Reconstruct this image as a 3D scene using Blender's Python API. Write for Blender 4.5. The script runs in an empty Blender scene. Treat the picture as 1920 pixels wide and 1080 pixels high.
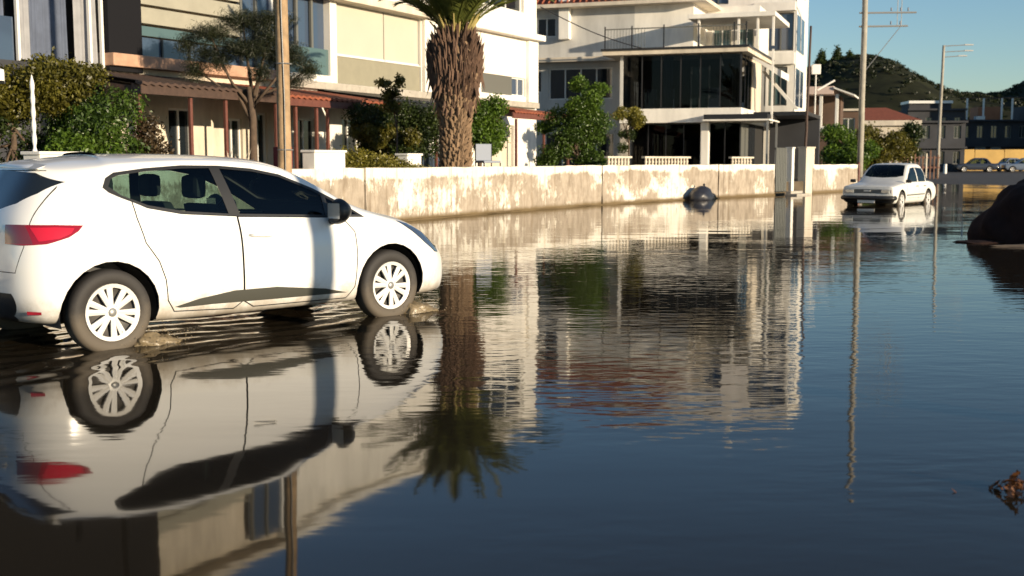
import bpy, bmesh, math, random
import numpy as np
from mathutils import Vector, Matrix
from mathutils.bvhtree import BVHTree
R = math.radians
C = bpy.context.scene.collection
sc = bpy.context.scene

# ------------------------------------------------------------------ camera, sky, sun, exposure
cam_d = bpy.data.cameras.new('camera'); cam = bpy.data.objects.new('camera', cam_d); C.objects.link(cam)
cam_d.sensor_width = 36; cam_d.lens = 36 * 2190 / 1920
cam_d.clip_start = .1; cam_d.clip_end = 3000
cam.location = (0, 0, 1.37)
cam.rotation_euler = (R(90) - math.atan(241 / 2190), 0, 0)
sc.camera = cam
cam_d.dof.use_dof = True; cam_d.dof.focus_distance = 11.5; cam_d.dof.aperture_fstop = 2.8
SUN_EL = R(9.5); SUN_AZ = R(50)           # azimuth measured from straight behind the camera towards the right
sdir = Vector((math.sin(SUN_AZ) * math.cos(SUN_EL), -math.cos(SUN_AZ) * math.cos(SUN_EL), math.sin(SUN_EL)))
W = bpy.data.worlds.new('World'); sc.world = W; W.use_nodes = True
nt = W.node_tree
sky = nt.nodes.new('ShaderNodeTexSky'); sky.sky_type = 'NISHITA'; sky.sun_disc = False
sky.sun_elevation = SUN_EL; sky.sun_rotation = math.atan2(sdir.x, sdir.y)
sky.air_density = 1.0; sky.dust_density = .1; sky.ozone_density = 3.0; sky.altitude = 300
bg = nt.nodes['Background']; bg.inputs[1].default_value = .108
nt.links.new(sky.outputs[0], bg.inputs[0])
sun_d = bpy.data.lights.new('sun', 'SUN'); sun_d.energy = 5.0; sun_d.angle = R(.5); sun_d.color = (1, .83, .60)
sun = bpy.data.objects.new('sun', sun_d); C.objects.link(sun); sun.location = (30, -30, 30)
sun.rotation_euler = sdir.to_track_quat('Z', 'Y').to_euler()
sc.view_settings.view_transform = 'Standard'; sc.view_settings.look = 'None'
sc.view_settings.exposure = .55; sc.view_settings.gamma = 1
sc.render.engine = 'CYCLES'
sc.cycles.max_bounces = 8; sc.cycles.transparent_max_bounces = 16

# ------------------------------------------------------------------ materials
MT = {}
def mat(name, col, rough=.6, metal=0, spec=.5, coat=0, var=0, vscale=3, bump=0, bscale=40, emit=None, streak=1.0):
    if name in MT: return MT[name]
    m = bpy.data.materials.new(name); m.use_nodes = True; MT[name] = m
    n = m.node_tree.nodes; l = m.node_tree.links; b = n['Principled BSDF']
    b.inputs['Base Color'].default_value = (*col, 1); b.inputs['Roughness'].default_value = rough
    b.inputs['Metallic'].default_value = metal; b.inputs['Specular IOR Level'].default_value = spec
    b.inputs['Coat Weight'].default_value = coat; b.inputs['Coat Roughness'].default_value = .05
    g = None
    if var or bump:
        g = n.new('ShaderNodeNewGeometry')
    if var:
        mp = n.new('ShaderNodeMapping'); mp.inputs['Scale'].default_value = (1, 1, streak); l.new(g.outputs['Position'], mp.inputs['Vector'])
        t = n.new('ShaderNodeTexNoise'); t.inputs['Scale'].default_value = vscale; t.inputs['Detail'].default_value = 7
        t.inputs['Roughness'].default_value = .62
        l.new(mp.outputs[0], t.inputs['Vector'])
        r = n.new('ShaderNodeMapRange'); r.inputs[1].default_value = .3; r.inputs[2].default_value = .7
        r.inputs[3].default_value = 1 - var; r.inputs[4].default_value = 1 + var * .4
        l.new(t.outputs[0], r.inputs[0])
        x = n.new('ShaderNodeMix'); x.data_type = 'RGBA'; x.blend_type = 'MULTIPLY'; x.inputs[0].default_value = 1
        x.inputs[6].default_value = (*col, 1); l.new(r.outputs[0], x.inputs[7]); l.new(x.outputs[2], b.inputs['Base Color'])
    if bump:
        t2 = n.new('ShaderNodeTexNoise'); t2.inputs['Scale'].default_value = bscale; t2.inputs['Detail'].default_value = 4
        l.new(g.outputs['Position'], t2.inputs['Vector'])
        bn = n.new('ShaderNodeBump'); bn.inputs['Strength'].default_value = bump; bn.inputs['Distance'].default_value = .02
        l.new(t2.outputs[0], bn.inputs['Height']); l.new(bn.outputs[0], b.inputs['Normal'])
    if emit:
        b.inputs['Emission Color'].default_value = (*emit[0], 1); b.inputs['Emission Strength'].default_value = emit[1]
    return m

def glass_mat(name, tint, refl=1.5, rough=.01):
    m = bpy.data.materials.new(name); m.use_nodes = True; MT[name] = m
    n = m.node_tree.nodes; l = m.node_tree.links; n.clear()
    o = n.new('ShaderNodeOutputMaterial'); t = n.new('ShaderNodeBsdfTransparent'); t.inputs[0].default_value = (*tint, 1)
    g = n.new('ShaderNodeBsdfGlossy'); g.inputs[1].default_value = rough; f = n.new('ShaderNodeFresnel'); f.inputs[0].default_value = refl
    x = n.new('ShaderNodeMixShader'); l.new(f.outputs[0], x.inputs[0]); l.new(t.outputs[0], x.inputs[1]); l.new(g.outputs[0], x.inputs[2])
    l.new(x.outputs[0], o.inputs[0]); return m

def leaf_mat(name, dark, light, trans=.35):
    m = bpy.data.materials.new(name); m.use_nodes = True; MT[name] = m
    n = m.node_tree.nodes; l = m.node_tree.links; n.clear()
    o = n.new('ShaderNodeOutputMaterial'); g = n.new('ShaderNodeNewGeometry')
    r = n.new('ShaderNodeValToRGB'); r.color_ramp.elements[0].color = (*dark, 1); r.color_ramp.elements[1].color = (*light, 1)
    nz = n.new('ShaderNodeTexNoise'); nz.inputs['Scale'].default_value = 2.2; l.new(g.outputs['Position'], nz.inputs['Vector'])
    a = n.new('ShaderNodeMath'); a.operation = 'MULTIPLY_ADD'; a.inputs[1].default_value = .5; l.new(g.outputs['Random Per Island'], a.inputs[0])
    b = n.new('ShaderNodeMath'); b.operation = 'MULTIPLY_ADD'; b.inputs[1].default_value = 1.3; b.inputs[2].default_value = -.4
    l.new(nz.outputs[0], b.inputs[0]); l.new(b.outputs[0], a.inputs[2]); l.new(a.outputs[0], r.inputs[0])
    d = n.new('ShaderNodeBsdfDiffuse'); t = n.new('ShaderNodeBsdfTranslucent'); gl = n.new('ShaderNodeBsdfGlossy'); gl.inputs[1].default_value = .45
    gl.inputs[0].default_value = (.5, .5, .5, 1)
    x = n.new('ShaderNodeMixShader'); x.inputs[0].default_value = trans; y = n.new('ShaderNodeMixShader'); y.inputs[0].default_value = .06
    l.new(r.outputs[0], d.inputs[0]); l.new(r.outputs[0], t.inputs[0]); l.new(d.outputs[0], x.inputs[1]); l.new(t.outputs[0], x.inputs[2])
    l.new(x.outputs[0], y.inputs[1]); l.new(gl.outputs[0], y.inputs[2]); l.new(y.outputs[0], o.inputs[0]); return m

def peeling_mat():
    m = bpy.data.materials.new('peeling_render'); m.use_nodes = True; MT['peeling'] = m
    n = m.node_tree.nodes; l = m.node_tree.links; b = n['Principled BSDF']; b.inputs['Roughness'].default_value = .85
    b.inputs['Specular IOR Level'].default_value = .2
    g = n.new('ShaderNodeNewGeometry')
    def noise(scale, vec, det=6, rough=.6, dist=0):
        mp = n.new('ShaderNodeMapping'); mp.inputs['Scale'].default_value = vec; l.new(g.outputs['Position'], mp.inputs['Vector'])
        t = n.new('ShaderNodeTexNoise'); t.inputs['Scale'].default_value = scale; t.inputs['Detail'].default_value = det
        t.inputs['Roughness'].default_value = rough; t.inputs['Distortion'].default_value = dist
        l.new(mp.outputs[0], t.inputs['Vector']); return t.outputs[0]
    def math_(op, a, c, d=None):
        x = n.new('ShaderNodeMath'); x.operation = op
        for i, v in enumerate((a, c, d)):
            if v is None: continue
            if isinstance(v, (int, float)): x.inputs[i].default_value = v
            else: l.new(v, x.inputs[i])
        return x.outputs[0]
    sp = n.new('ShaderNodeSeparateXYZ'); l.new(g.outputs['Position'], sp.inputs[0]); z = sp.outputs[2]
    big = noise(.55, (1, 1, 1.3), 3); mid = noise(2.6, (1, 1, .75), 7, .7, .6); drip = noise(7, (1, 1, .16), 5, .6)
    fine = noise(16, (1, 1, .6), 4, .7)
    s = math_('MULTIPLY_ADD', big, 1.25, math_('MULTIPLY', mid, .75)); s = math_('MULTIPLY_ADD', drip, .35, s); s = math_('MULTIPLY_ADD', fine, .42, math_('SUBTRACT', s, .07))
    # wear stays clear of the very top edge of the wall
    top = n.new('ShaderNodeMapRange'); top.inputs[1].default_value = 1.18; top.inputs[2].default_value = .92; top.inputs[3].default_value = -.5; top.inputs[4].default_value = 0
    l.new(z, top.inputs[0]); s = math_('ADD', s, top.outputs[0])
    r = n.new('ShaderNodeMapRange'); r.interpolation_type = 'SMOOTHSTEP'; r.inputs[1].default_value = 1.17; r.inputs[2].default_value = 1.33; l.new(s, r.inputs[0])
    tone = noise(5, (1, 1, .5), 6, .65)
    cr = n.new('ShaderNodeValToRGB'); cr.color_ramp.elements[0].position = .3; cr.color_ramp.elements[1].position = .7
    cr.color_ramp.elements[0].color = (.25, .205, .155, 1); cr.color_ramp.elements[1].color = (.46, .39, .31, 1); l.new(tone, cr.inputs[0])
    cp = n.new('ShaderNodeValToRGB'); cp.color_ramp.elements[0].position = .3; cp.color_ramp.elements[1].position = .6
    cp.color_ramp.elements[0].color = (.66, .59, .47, 1); cp.color_ramp.elements[1].color = (.86, .82, .73, 1); l.new(mid, cp.inputs[0])
    x = n.new('ShaderNodeMix'); x.data_type = 'RGBA'; l.new(r.outputs[0], x.inputs[0]); l.new(cp.outputs[0], x.inputs[6]); l.new(cr.outputs[0], x.inputs[7])
    st = noise(8, (1, 1, .04), 3, .5); sm = n.new('ShaderNodeMapRange'); sm.interpolation_type = 'SMOOTHSTEP'; sm.inputs[1].default_value = .54; sm.inputs[2].default_value = .68; l.new(st, sm.inputs[0])
    dk = n.new('ShaderNodeMix'); dk.data_type = 'RGBA'; dk.blend_type = 'MULTIPLY'; l.new(math_('MULTIPLY', sm.outputs[0], .5), dk.inputs[0]); l.new(x.outputs[2], dk.inputs[6]); dk.inputs[7].default_value = (.55, .48, .38, 1); x = dk
    # tide mark left by the water at the foot
    tide = n.new('ShaderNodeMapRange'); tide.interpolation_type = 'SMOOTHSTEP'; tide.inputs[1].default_value = .17; tide.inputs[2].default_value = .03
    l.new(math_('MULTIPLY_ADD', mid, .12, math_('SUBTRACT', z, .06)), tide.inputs[0])
    y = n.new('ShaderNodeMix'); y.data_type = 'RGBA'; l.new(tide.outputs[0], y.inputs[0]); l.new(x.outputs[2], y.inputs[6]); y.inputs[7].default_value = (.16, .115, .06, 1)
    l.new(y.outputs[2], b.inputs['Base Color'])
    bn = n.new('ShaderNodeBump'); bn.inputs['Strength'].default_value = .7; bn.inputs['Distance'].default_value = .02
    l.new(math_('MULTIPLY_ADD', r.outputs[0], -.5, mid), bn.inputs['Height']); l.new(bn.outputs[0], b.inputs['Normal']); return m

def water_mat():
    m = bpy.data.materials.new('flood_water'); m.use_nodes = True; MT['water'] = m
    n = m.node_tree.nodes; l = m.node_tree.links; b = n['Principled BSDF']
    b.inputs['Base Color'].default_value = (.023, .017, .010, 1); b.inputs['Roughness'].default_value = .035
    b.inputs['IOR'].default_value = 1.333; b.inputs['Specular IOR Level'].default_value = .30
    g = n.new('ShaderNodeNewGeometry')
    def noise(scale, vec, det=2, rough=.5, rot=0):
        mp = n.new('ShaderNodeMapping'); mp.inputs['Scale'].default_value = vec; mp.inputs['Rotation'].default_value = (0, 0, rot)
        l.new(g.outputs['Position'], mp.inputs['Vector'])
        t = n.new('ShaderNodeTexNoise'); t.inputs['Scale'].default_value = scale; t.inputs['Detail'].default_value = det
        t.inputs['Roughness'].default_value = rough; l.new(mp.outputs[0], t.inputs['Vector']); return t.outputs[0]
    mask = noise(.22, (1, 1, 1), 2, .5)
    dv = n.new('ShaderNodeVectorMath'); dv.operation = 'DISTANCE'; dv.inputs[1].default_value = (3.4, 12.4, 0); l.new(g.outputs['Position'], dv.inputs[0])
    dm = n.new('ShaderNodeMapRange'); dm.interpolation_type = 'SMOOTHSTEP'; dm.inputs[1].default_value = 8.8; dm.inputs[2].default_value = 4.5; dm.inputs[3].default_value = 0; dm.inputs[4].default_value = .7
    l.new(dv.outputs['Value'], dm.inputs[0])
    mr = n.new('ShaderNodeMapRange'); mr.interpolation_type = 'SMOOTHSTEP'; mr.inputs[1].default_value = .46; mr.inputs[2].default_value = .62
    mr.inputs[3].default_value = .06; mr.inputs[4].default_value = 1; l.new(mask, mr.inputs[0])
    mx = n.new('ShaderNodeMath'); mx.operation = 'MAXIMUM'; l.new(mr.outputs[0], mx.inputs[0]); l.new(dm.outputs[0], mx.inputs[1])
    def bump(h, dist, strength, nrm=None):
        bn = n.new('ShaderNodeBump'); bn.inputs['Distance'].default_value = dist; l.new(h, bn.inputs['Height'])
        if isinstance(strength, float): bn.inputs['Strength'].default_value = strength
        else: l.new(strength, bn.inputs['Strength'])
        if nrm: l.new(nrm, bn.inputs['Normal'])
        return bn.outputs[0]
    b1 = bump(noise(1.0, (.6, 1.3, 1), 1, .4, .3), .0042, 1.0)
    b2 = bump(noise(5.5, (.55, 1.4, 1), 2, .5, -.15), .0034, mx.outputs[0], b1)
    l.new(b2, b.inputs['Normal']); return m

M = dict(
    white_wall=mat('white_wall', (.84, .80, .72), .8, var=.20, vscale=1.6, bump=.2, streak=.3),
    cream=mat('cream_wall', (.66, .58, .46), .8, var=.26, vscale=2, bump=.2, streak=.3),
    shade_white=mat('shaded_white_wall', (.56, .55, .52), .8, var=.22, vscale=1.6, streak=.3),  # white wall toned down: shade of the villa wing put into the colour
    concrete=mat('concrete', (.42, .38, .32), .9, var=.25, vscale=5, bump=.3),
    olive=mat('olive_panel', (.27, .25, .18), .6, var=.1),
    blind=mat('beige_blind', (.50, .46, .37), .7, var=.05, vscale=.8),
    board=mat('beige_board', (.34, .32, .25), .6, var=.12, vscale=2),
    charcoal=mat('charcoal_render', (.010, .010, .012), .85, spec=.15),
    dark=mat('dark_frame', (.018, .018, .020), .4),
    mud=mat('pale_mud', (.10, .075, .055), .8, var=.3, vscale=6),
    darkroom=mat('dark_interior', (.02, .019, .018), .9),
    glassdark=mat('dark_glass', (.012, .016, .02), .04, spec=.8),
    glassblue=mat('blue_glass', (.05, .075, .12), .08, spec=.8),
    glassgreen=mat('green_glass', (.08, .13, .13), .1, spec=.8),
    tile=mat('red_tile', (.27, .075, .035), .75, var=.3, vscale=6, bump=.4, bscale=25),
    redwood=mat('red_brown_wood', (.15, .052, .036), .55, var=.25, vscale=8),
    brownwood=mat('brown_wood', (.07, .04, .028), .7, var=.3, vscale=8),
    metal_white=mat('white_metal', (.75, .73, .68), .4),
    metal_grey=mat('grey_metal', (.30, .30, .29), .45, metal=.5),
    curtain=mat('grey_curtain', (.30, .30, .31), .9, var=.15, vscale=4),
    bluecloth=mat('blue_grey_curtain', (.09, .11, .16), .8, var=.25, vscale=3),
    polewood=mat('pole_wood', (.40, .27, .15), .8, var=.4, vscale=4, bump=.5, bscale=12),
    poleconc=mat('pole_concrete', (.36, .33, .27), .85, var=.25, vscale=3, bump=.2),
    asphalt=mat('asphalt', (.055, .050, .046), .85, var=.3, vscale=3, bump=.4, bscale=60),
    soil=mat('garden_soil', (.12, .09, .055), .95, var=.35, vscale=2, bump=.5, bscale=20),
    hill=mat('hill_scrub', (.026, .028, .013), .95, spec=.1, var=.6, vscale=.12, bump=1, bscale=.3),
    rock=mat('dark_rock', (.030, .017, .015), .95, spec=.12, var=.4, vscale=2, bump=.6, bscale=9),
    paint=mat('white_car_paint', (.80, .79, .76), .22, coat=.6),
    paint2=mat('old_white_paint', (.74, .72, .66), .35, coat=.25, var=.06, vscale=6),
    blackplastic=mat('black_plastic', (.018, .018, .018), .45),
    skirttrim=mat('skirt_trim', (.060, .060, .050), .4),
    greytrim=mat('grey_trim', (.13, .13, .115), .4),
    rubber=mat('tyre_rubber', (.030, .027, .025), .75, var=.2, vscale=20),
    wheelcover=mat('silver_wheel_cover', (.74, .72, .68), .35, metal=.1),
    wheelback=mat('wheel_back', (.06, .055, .05), .6),
    redlens=mat('red_lens', (.26, .006, .014), .12, spec=.7, coat=.5),
    redcore=mat('bright_red_lens', (.50, .012, .03), .18, spec=.6, coat=.4),
    reddark=mat('dark_red_lens', (.16, .03, .04), .15, coat=.5),
    clearlens=mat('pale_lens', (.55, .45, .42), .15, coat=.5),
    headlens=mat('smoky_headlamp', (.05, .07, .11), .06, spec=.9, coat=.8),
    lampglass=mat('lamp_glass', (.55, .56, .54), .12, metal=.4),
    seat=mat('car_seat', (.045, .045, .05), .85),
    bark=mat('bark', (.11, .075, .05), .95, var=.4, vscale=9, bump=.7, bscale=20),
    palmbark=mat('palm_bark', (.26, .17, .10), .95, var=.45, vscale=7, bump=.7, bscale=25),
    palmboot=mat('palm_boot', (.13, .075, .048), .9, var=.45, vscale=6),
    palmstalk=mat('palm_stalk', (.42, .34, .12), .7, var=.2),
    ochre=mat('ochre_wall', (.52, .33, .10), .85, var=.2, vscale=.6),
    dimhouse=mat('dim_house', (.045, .046, .052), .9, var=.35, vscale=.5),  # shade on the far houses is put into this dark base colour
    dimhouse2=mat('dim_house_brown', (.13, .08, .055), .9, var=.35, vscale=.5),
    orange=mat('orange_wall', (.42, .17, .08), .9, var=.2, vscale=1),
    foam=mat('muddy_splash', (.22, .17, .10), .35, var=.3, vscale=14, bump=.5, bscale=25),
    deadleaf=leaf_mat('dead_leaf', (.05, .02, .01), (.22, .09, .03), .2),
    bag=mat('bin_bag', (.022, .023, .030), .4),
    cloth_red=mat('dull_red', (.20, .03, .03), .8),
    bluebox=mat('blue_grey_plastic', (.16, .19, .25), .5),
)
M['windscreen_glass'] = glass_mat('windscreen_glass', (.80, .88, .84), 1.35)
M['carglass'] = glass_mat('tinted_car_glass', (.36, .47, .43), 1.45)
M['houseglass'] = glass_mat('house_glass', (.42, .44, .46), 1.28)
M['leaf_green'] = leaf_mat('leaf_green', (.018, .050, .006), (.16, .26, .026))
M['leaf_scrub'] = leaf_mat('leaf_scrub', (.008, .013, .004), (.032, .042, .012), .2)
M['leaf_mid'] = leaf_mat('leaf_mid', (.014, .034, .006), (.10, .17, .02))
M['leaf_dark'] = leaf_mat('leaf_dark', (.010, .021, .006), (.065, .095, .018))
M['leaf_olive'] = leaf_mat('leaf_olive', (.030, .030, .006), (.20, .18, .024))
M['leaf_yellow'] = leaf_mat('leaf_yellow', (.07, .07, .01), (.32, .28, .04))
M['leaf_brown'] = leaf_mat('leaf_brown', (.03, .02, .01), (.12, .08, .035))
M['leaf_pine'] = leaf_mat('leaf_pine', (.008, .012, .006), (.045, .052, .020), .2)
M['palm_leaf'] = leaf_mat('palm_leaf', (.04, .06, .012), (.20, .22, .045), .35)
def muddy(m, base, top=.75):
    n = m.node_tree.nodes; l = m.node_tree.links; b = n['Principled BSDF']; g = n.new('ShaderNodeNewGeometry'); sp = n.new('ShaderNodeSeparateXYZ'); l.new(g.outputs['Position'], sp.inputs[0])
    t = n.new('ShaderNodeTexNoise'); t.inputs['Scale'].default_value = 6; t.inputs['Detail'].default_value = 8; t.inputs['Roughness'].default_value = .7; l.new(g.outputs['Position'], t.inputs['Vector'])
    a = n.new('ShaderNodeMath'); a.operation = 'MULTIPLY_ADD'; a.inputs[1].default_value = -.5; l.new(t.outputs[0], a.inputs[0]); l.new(sp.outputs[2], a.inputs[2])
    r = n.new('ShaderNodeMapRange'); r.interpolation_type = 'SMOOTHSTEP'; r.inputs[1].default_value = .16; r.inputs[2].default_value = -.14; r.inputs[4].default_value = top; l.new(a.outputs[0], r.inputs[0])
    x = n.new('ShaderNodeMix'); x.data_type = 'RGBA'; l.new(r.outputs[0], x.inputs[0]); x.inputs[6].default_value = (*base, 1); x.inputs[7].default_value = (.30, .24, .165, 1); l.new(x.outputs[2], b.inputs['Base Color'])
muddy(M['paint'], (.80, .79, .76)); muddy(M['rubber'], (.030, .027, .025), .25)
M['peel'] = peeling_mat(); M['water'] = water_mat()

# ------------------------------------------------------------------ helpers
def setp(o, label=None, cat=None, group=None, kind=None):
    if label: o['label'] = label
    if cat: o['category'] = cat
    if group: o['group'] = group
    if kind: o['kind'] = kind
    return o
def thing(name, label, cat, loc=(0, 0, 0), rz=0, group=None):
    o = bpy.data.objects.new(name, None); C.objects.link(o); o.location = loc; o.rotation_euler = (0, 0, rz)
    o.empty_display_size = .3
    return setp(o, label, cat, group)
def link(name, me, mt=None, parent=None, smooth=False):
    if mt is not None: me.materials.append(mt)
    if smooth: me.polygons.foreach_set('use_smooth', [True] * len(me.polygons))
    o = bpy.data.objects.new(name, me); C.objects.link(o)
    if parent: o.parent = parent
    return o
def fromdata(name, vs, fs, mt, parent=None, smooth=False):
    me = bpy.data.meshes.new(name); me.from_pydata([tuple(v) for v in vs], [], [tuple(f) for f in fs]); me.update()
    return link(name, me, mt, parent, smooth)
def frombm(name, bm, mt, parent=None, smooth=False, bev=0):
    if bev: bmesh.ops.bevel(bm, geom=bm.edges[:], offset=bev, segments=2, affect='EDGES', profile=.6)
    me = bpy.data.meshes.new(name); bm.to_mesh(me); bm.free(); return link(name, me, mt, parent, smooth)
class MB:
    """collects boxes, tubes and prisms into one mesh, in a local frame"""
    def __init__(s, fr=None): s.v = []; s.f = []; s.fr = fr or (lambda a, b, z: (a, b, z))
    def add(s, vs, fs):
        k = len(s.v); s.v += [s.fr(*v) for v in vs]; s.f += [[i + k for i in f] for f in fs]; return s
    def box(s, a0, a1, b0, b1, z0, z1):
        if a0 > a1: a0, a1 = a1, a0
        if b0 > b1: b0, b1 = b1, b0
        s.add([(a0, b0, z0), (a1, b0, z0), (a1, b1, z0), (a0, b1, z0), (a0, b0, z1), (a1, b0, z1), (a1, b1, z1), (a0, b1, z1)],
              [(3, 2, 1, 0), (4, 5, 6, 7), (0, 1, 5, 4), (1, 2, 6, 5), (2, 3, 7, 6), (3, 0, 4, 7)]); return s
    def tube(s, pts, rad, n=8, cap=True):
        pts = [Vector(p) for p in pts]; k = len(pts); rad = rad if isinstance(rad, (list, tuple)) else [rad] * k
        vs = []; fs = []
        for i, p in enumerate(pts):
            d = (pts[min(i + 1, k - 1)] - pts[max(i - 1, 0)]).normalized()
            u = d.cross(Vector((0, 0, 1)) if abs(d.z) < .9 else Vector((1, 0, 0))).normalized(); w = d.cross(u)
            for j in range(n):
                a = 2 * math.pi * j / n; vs.append(p + (u * math.cos(a) + w * math.sin(a)) * rad[i])
        for i in range(k - 1):
            for j in range(n):
                fs.append((i * n + j, i * n + (j + 1) % n, (i + 1) * n + (j + 1) % n, (i + 1) * n + j))
        if cap: fs.append(tuple(range(n))[::-1]); fs.append(tuple((k - 1) * n + j for j in range(n)))
        return s.add([tuple(v) for v in vs], fs)
    def build(s, name, mt, parent=None, smooth=False, bev=0):
        me = bpy.data.meshes.new(name); me.from_pydata(s.v, [], s.f); me.update()
        bm = bmesh.new(); bm.from_mesh(me); bmesh.ops.recalc_face_normals(bm, faces=bm.faces[:])
        if bev: bmesh.ops.bevel(bm, geom=bm.edges[:], offset=bev, segments=2, affect='EDGES', profile=.6)
        bm.to_mesh(me); bm.free()
        return link(name, me, mt, parent, smooth)
def frame(ox, oy, ax, ay, bx, by):
    return lambda a, b, z: (ox + ax * a + bx * b, oy + ay * a + by * b, z)
def loc(fr, a, b, z=0): return Vector(fr(a, b, z))
def rel(fr, base):      # frame relative to a thing's location
    return lambda a, b, z: tuple(Vector(fr(a, b, z)) - base)
def wall_open(fr, a0, a1, z0, z1, b, openings, depth=.18):
    """front sheet with real openings and reveals, given a solid back by the caller"""
    mb = MB(fr); As = sorted({a0, a1, *[o[0] for o in openings], *[o[1] for o in openings]}); Zs = sorted({z0, z1, *[o[2] for o in openings], *[o[3] for o in openings]})
    for i in range(len(As) - 1):
        for j in range(len(Zs) - 1):
            ca = (As[i] + As[i + 1]) / 2; cz = (Zs[j] + Zs[j + 1]) / 2
            if any(o[0] < ca < o[1] and o[2] < cz < o[3] for o in openings): continue
            mb.add([(As[i], b, Zs[j]), (As[i + 1], b, Zs[j]), (As[i + 1], b, Zs[j + 1]), (As[i], b, Zs[j + 1])], [(0, 1, 2, 3)])
    for o in openings:
        p = [(o[0], o[2]), (o[1], o[2]), (o[1], o[3]), (o[0], o[3])]
        for k in range(4):
            q = p[(k + 1) % 4]; mb.add([(p[k][0], b, p[k][1]), (q[0], b, q[1]), (q[0], b - depth, q[1]), (p[k][0], b - depth, p[k][1])], [(0, 1, 2, 3)])
    return mb
def window(fr, a0, a1, z0, z1, b, root, gm='glassdark', fm='metal_white', n=2, depth=.14, fw=.06, name='window'):
    """a recessed window: glass pane with its own frame"""
    w = MB(fr).box(a0 + .01, a1 - .01, b - depth - .02, b - depth, z0 + .01, z1 - .01).build(name, M[gm], root)
    f = MB(fr)
    f.box(a0, a1, b - depth + .002, b - depth + .05, z0, z0 + fw).box(a0, a1, b - depth + .002, b - depth + .05, z1 - fw, z1)
    for k in range(n + 1):
        c = a0 + fw / 2 + (a1 - a0 - fw) * k / n; f.box(c - fw / 2, c + fw / 2, b - depth + .004, b - depth + .048, z0 + fw, z1 - fw)
    f.build('frame', M[fm], w); return w

def leaf_cloud(name, blobs, n, size, mt, parent, seed=0, shell=.55, flat=.3, aspect=.5):
    """n little bent leaf faces spread through ellipsoidal clumps (cx,cy,cz,rx,ry,rz)"""
    rg = np.random.RandomState(seed); B = np.array(blobs, float); vol = (B[:, 3] * B[:, 4] * B[:, 5]) ** .7
    n = int(n * 1.9); size = size * .74
    idx = rg.choice(len(B), n, p=vol / vol.sum()); d = rg.normal(size=(n, 3)); d /= np.linalg.norm(d, axis=1)[:, None]
    r = shell + (1 - shell) * rg.rand(n) ** .6; inner = rg.rand(n) < .25; r[inner] *= rg.rand(inner.sum())
    r *= 1 + .26 * np.sin(d[:, 0] * 5 + idx) * np.cos(d[:, 1] * 6 + idx * 2) * np.cos(d[:, 2] * 7 + idx) + .16 * rg.normal(size=n)
    p = B[idx, :3] + d * r[:, None] * B[idx, 3:6]
    ax = rg.normal(size=(n, 3)); ax[:, 2] -= flat; ax /= np.linalg.norm(ax, axis=1)[:, None]
    t = rg.normal(size=(n, 3)); u = np.cross(ax, t); u /= np.linalg.norm(u, axis=1)[:, None]; w = np.cross(ax, u)
    s = size * (.6 + .8 * rg.rand(n))[:, None]
    V = np.stack([p - ax * s, p + u * s * aspect + w * s * .15, p + ax * s, p - u * s * aspect + w * s * .15], 1).reshape(-1, 3)
    me = bpy.data.meshes.new(name); me.vertices.add(4 * n); me.vertices.foreach_set('co', V.ravel())
    me.loops.add(4 * n); me.loops.foreach_set('vertex_index', np.arange(4 * n)); me.polygons.add(n)
    me.polygons.foreach_set('loop_start', np.arange(0, 4 * n, 4)); me.polygons.foreach_set('loop_total', np.full(n, 4)); me.update(calc_edges=True)
    return link(name, me, mt, parent)
def lathe(prof, n=32, axis='y'):
    """prof: list of (r, h) turned about an axis"""
    vs = []; fs = []
    for r, h in prof:
        for j in range(n):
            a = 2 * math.pi * j / n; c, s = r * math.cos(a), r * math.sin(a)
            vs.append((c, h, s) if axis == 'y' else (c, s, h))
    for i in range(len(prof) - 1):
        for j in range(n): fs.append((i * n + j, i * n + (j + 1) % n, (i + 1) * n + (j + 1) % n, (i + 1) * n + j))
    return vs, fs

# ------------------------------------------------------------------ setting: road bed, ground, water, hills
def sheet(name, pts, z, mt):
    o = fromdata(name, [(x, y, z) for x, y in pts], [tuple(range(len(pts)))], mt); return setp(o, kind='structure')
sheet('ground', [(-1500, -400), (1500, -400), (1500, 2500), (-1500, 2500)], -.06, M['soil'])
sheet('road', [(-200, -100), (260, -100), (260, 200), (-200, 200)], -.04, M['asphalt'])
WL = [(-12.6, 6.0), (-7.28, 16.6), (-3.84, 23.4), (-2.17, 26.6), (0.15, 31.0), (2.40, 35.0), (5.75, 39.6), (10.1, 45.1)]   # foot of the street wall
WL2 = [(12.25, 47.75), (15.2, 51.6)]
gpoly = WL + [(11.2, 46.4)] + WL2 + [(16.6, 55), (22.3, 70), (36, 113), (36, 300), (-200, 300), (-200, 6)]
def garden():
    P = [(x - .12, y + .08) for x, y in gpoly]; n = len(P)
    vs = [(x, y, .50) for x, y in P] + [(x, y, -.05) for x, y in P]
    fs = [tuple(range(n))] + [(i, i + n, (i + 1) % n + n, (i + 1) % n) for i in range(n)]
    setp(fromdata('garden_ground', vs, fs, M['soil']), kind='structure')
garden()
# dry road rising out of the flood at the far end
def dry_road():
    rg = random.Random(4); xs = np.linspace(8, 140, 90); vs = []; fs = []
    rows = [0, .6, 2, 6, 15, 40, 90]
    for k, dy in enumerate(rows):
        for i, x in enumerate(xs):
            e = 64 - .10 * (x - 18) + 2.2 * math.sin(x * .6) * math.exp(-((x - 25) / 25) ** 2) + rg.uniform(-.6, .6) * (k == 0)
            vs.append((x, e + dy, -.012 + .02 * min(1, dy / 1.0) + .0016 * dy))
    n = len(xs)
    for k in range(len(rows) - 1):
        for i in range(n - 1): fs.append((k * n + i, k * n + i + 1, (k + 1) * n + i + 1, (k + 1) * n + i))
    setp(fromdata('dry_road', vs, fs, M['asphalt'], None, True), kind='structure')
dry_road()

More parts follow.
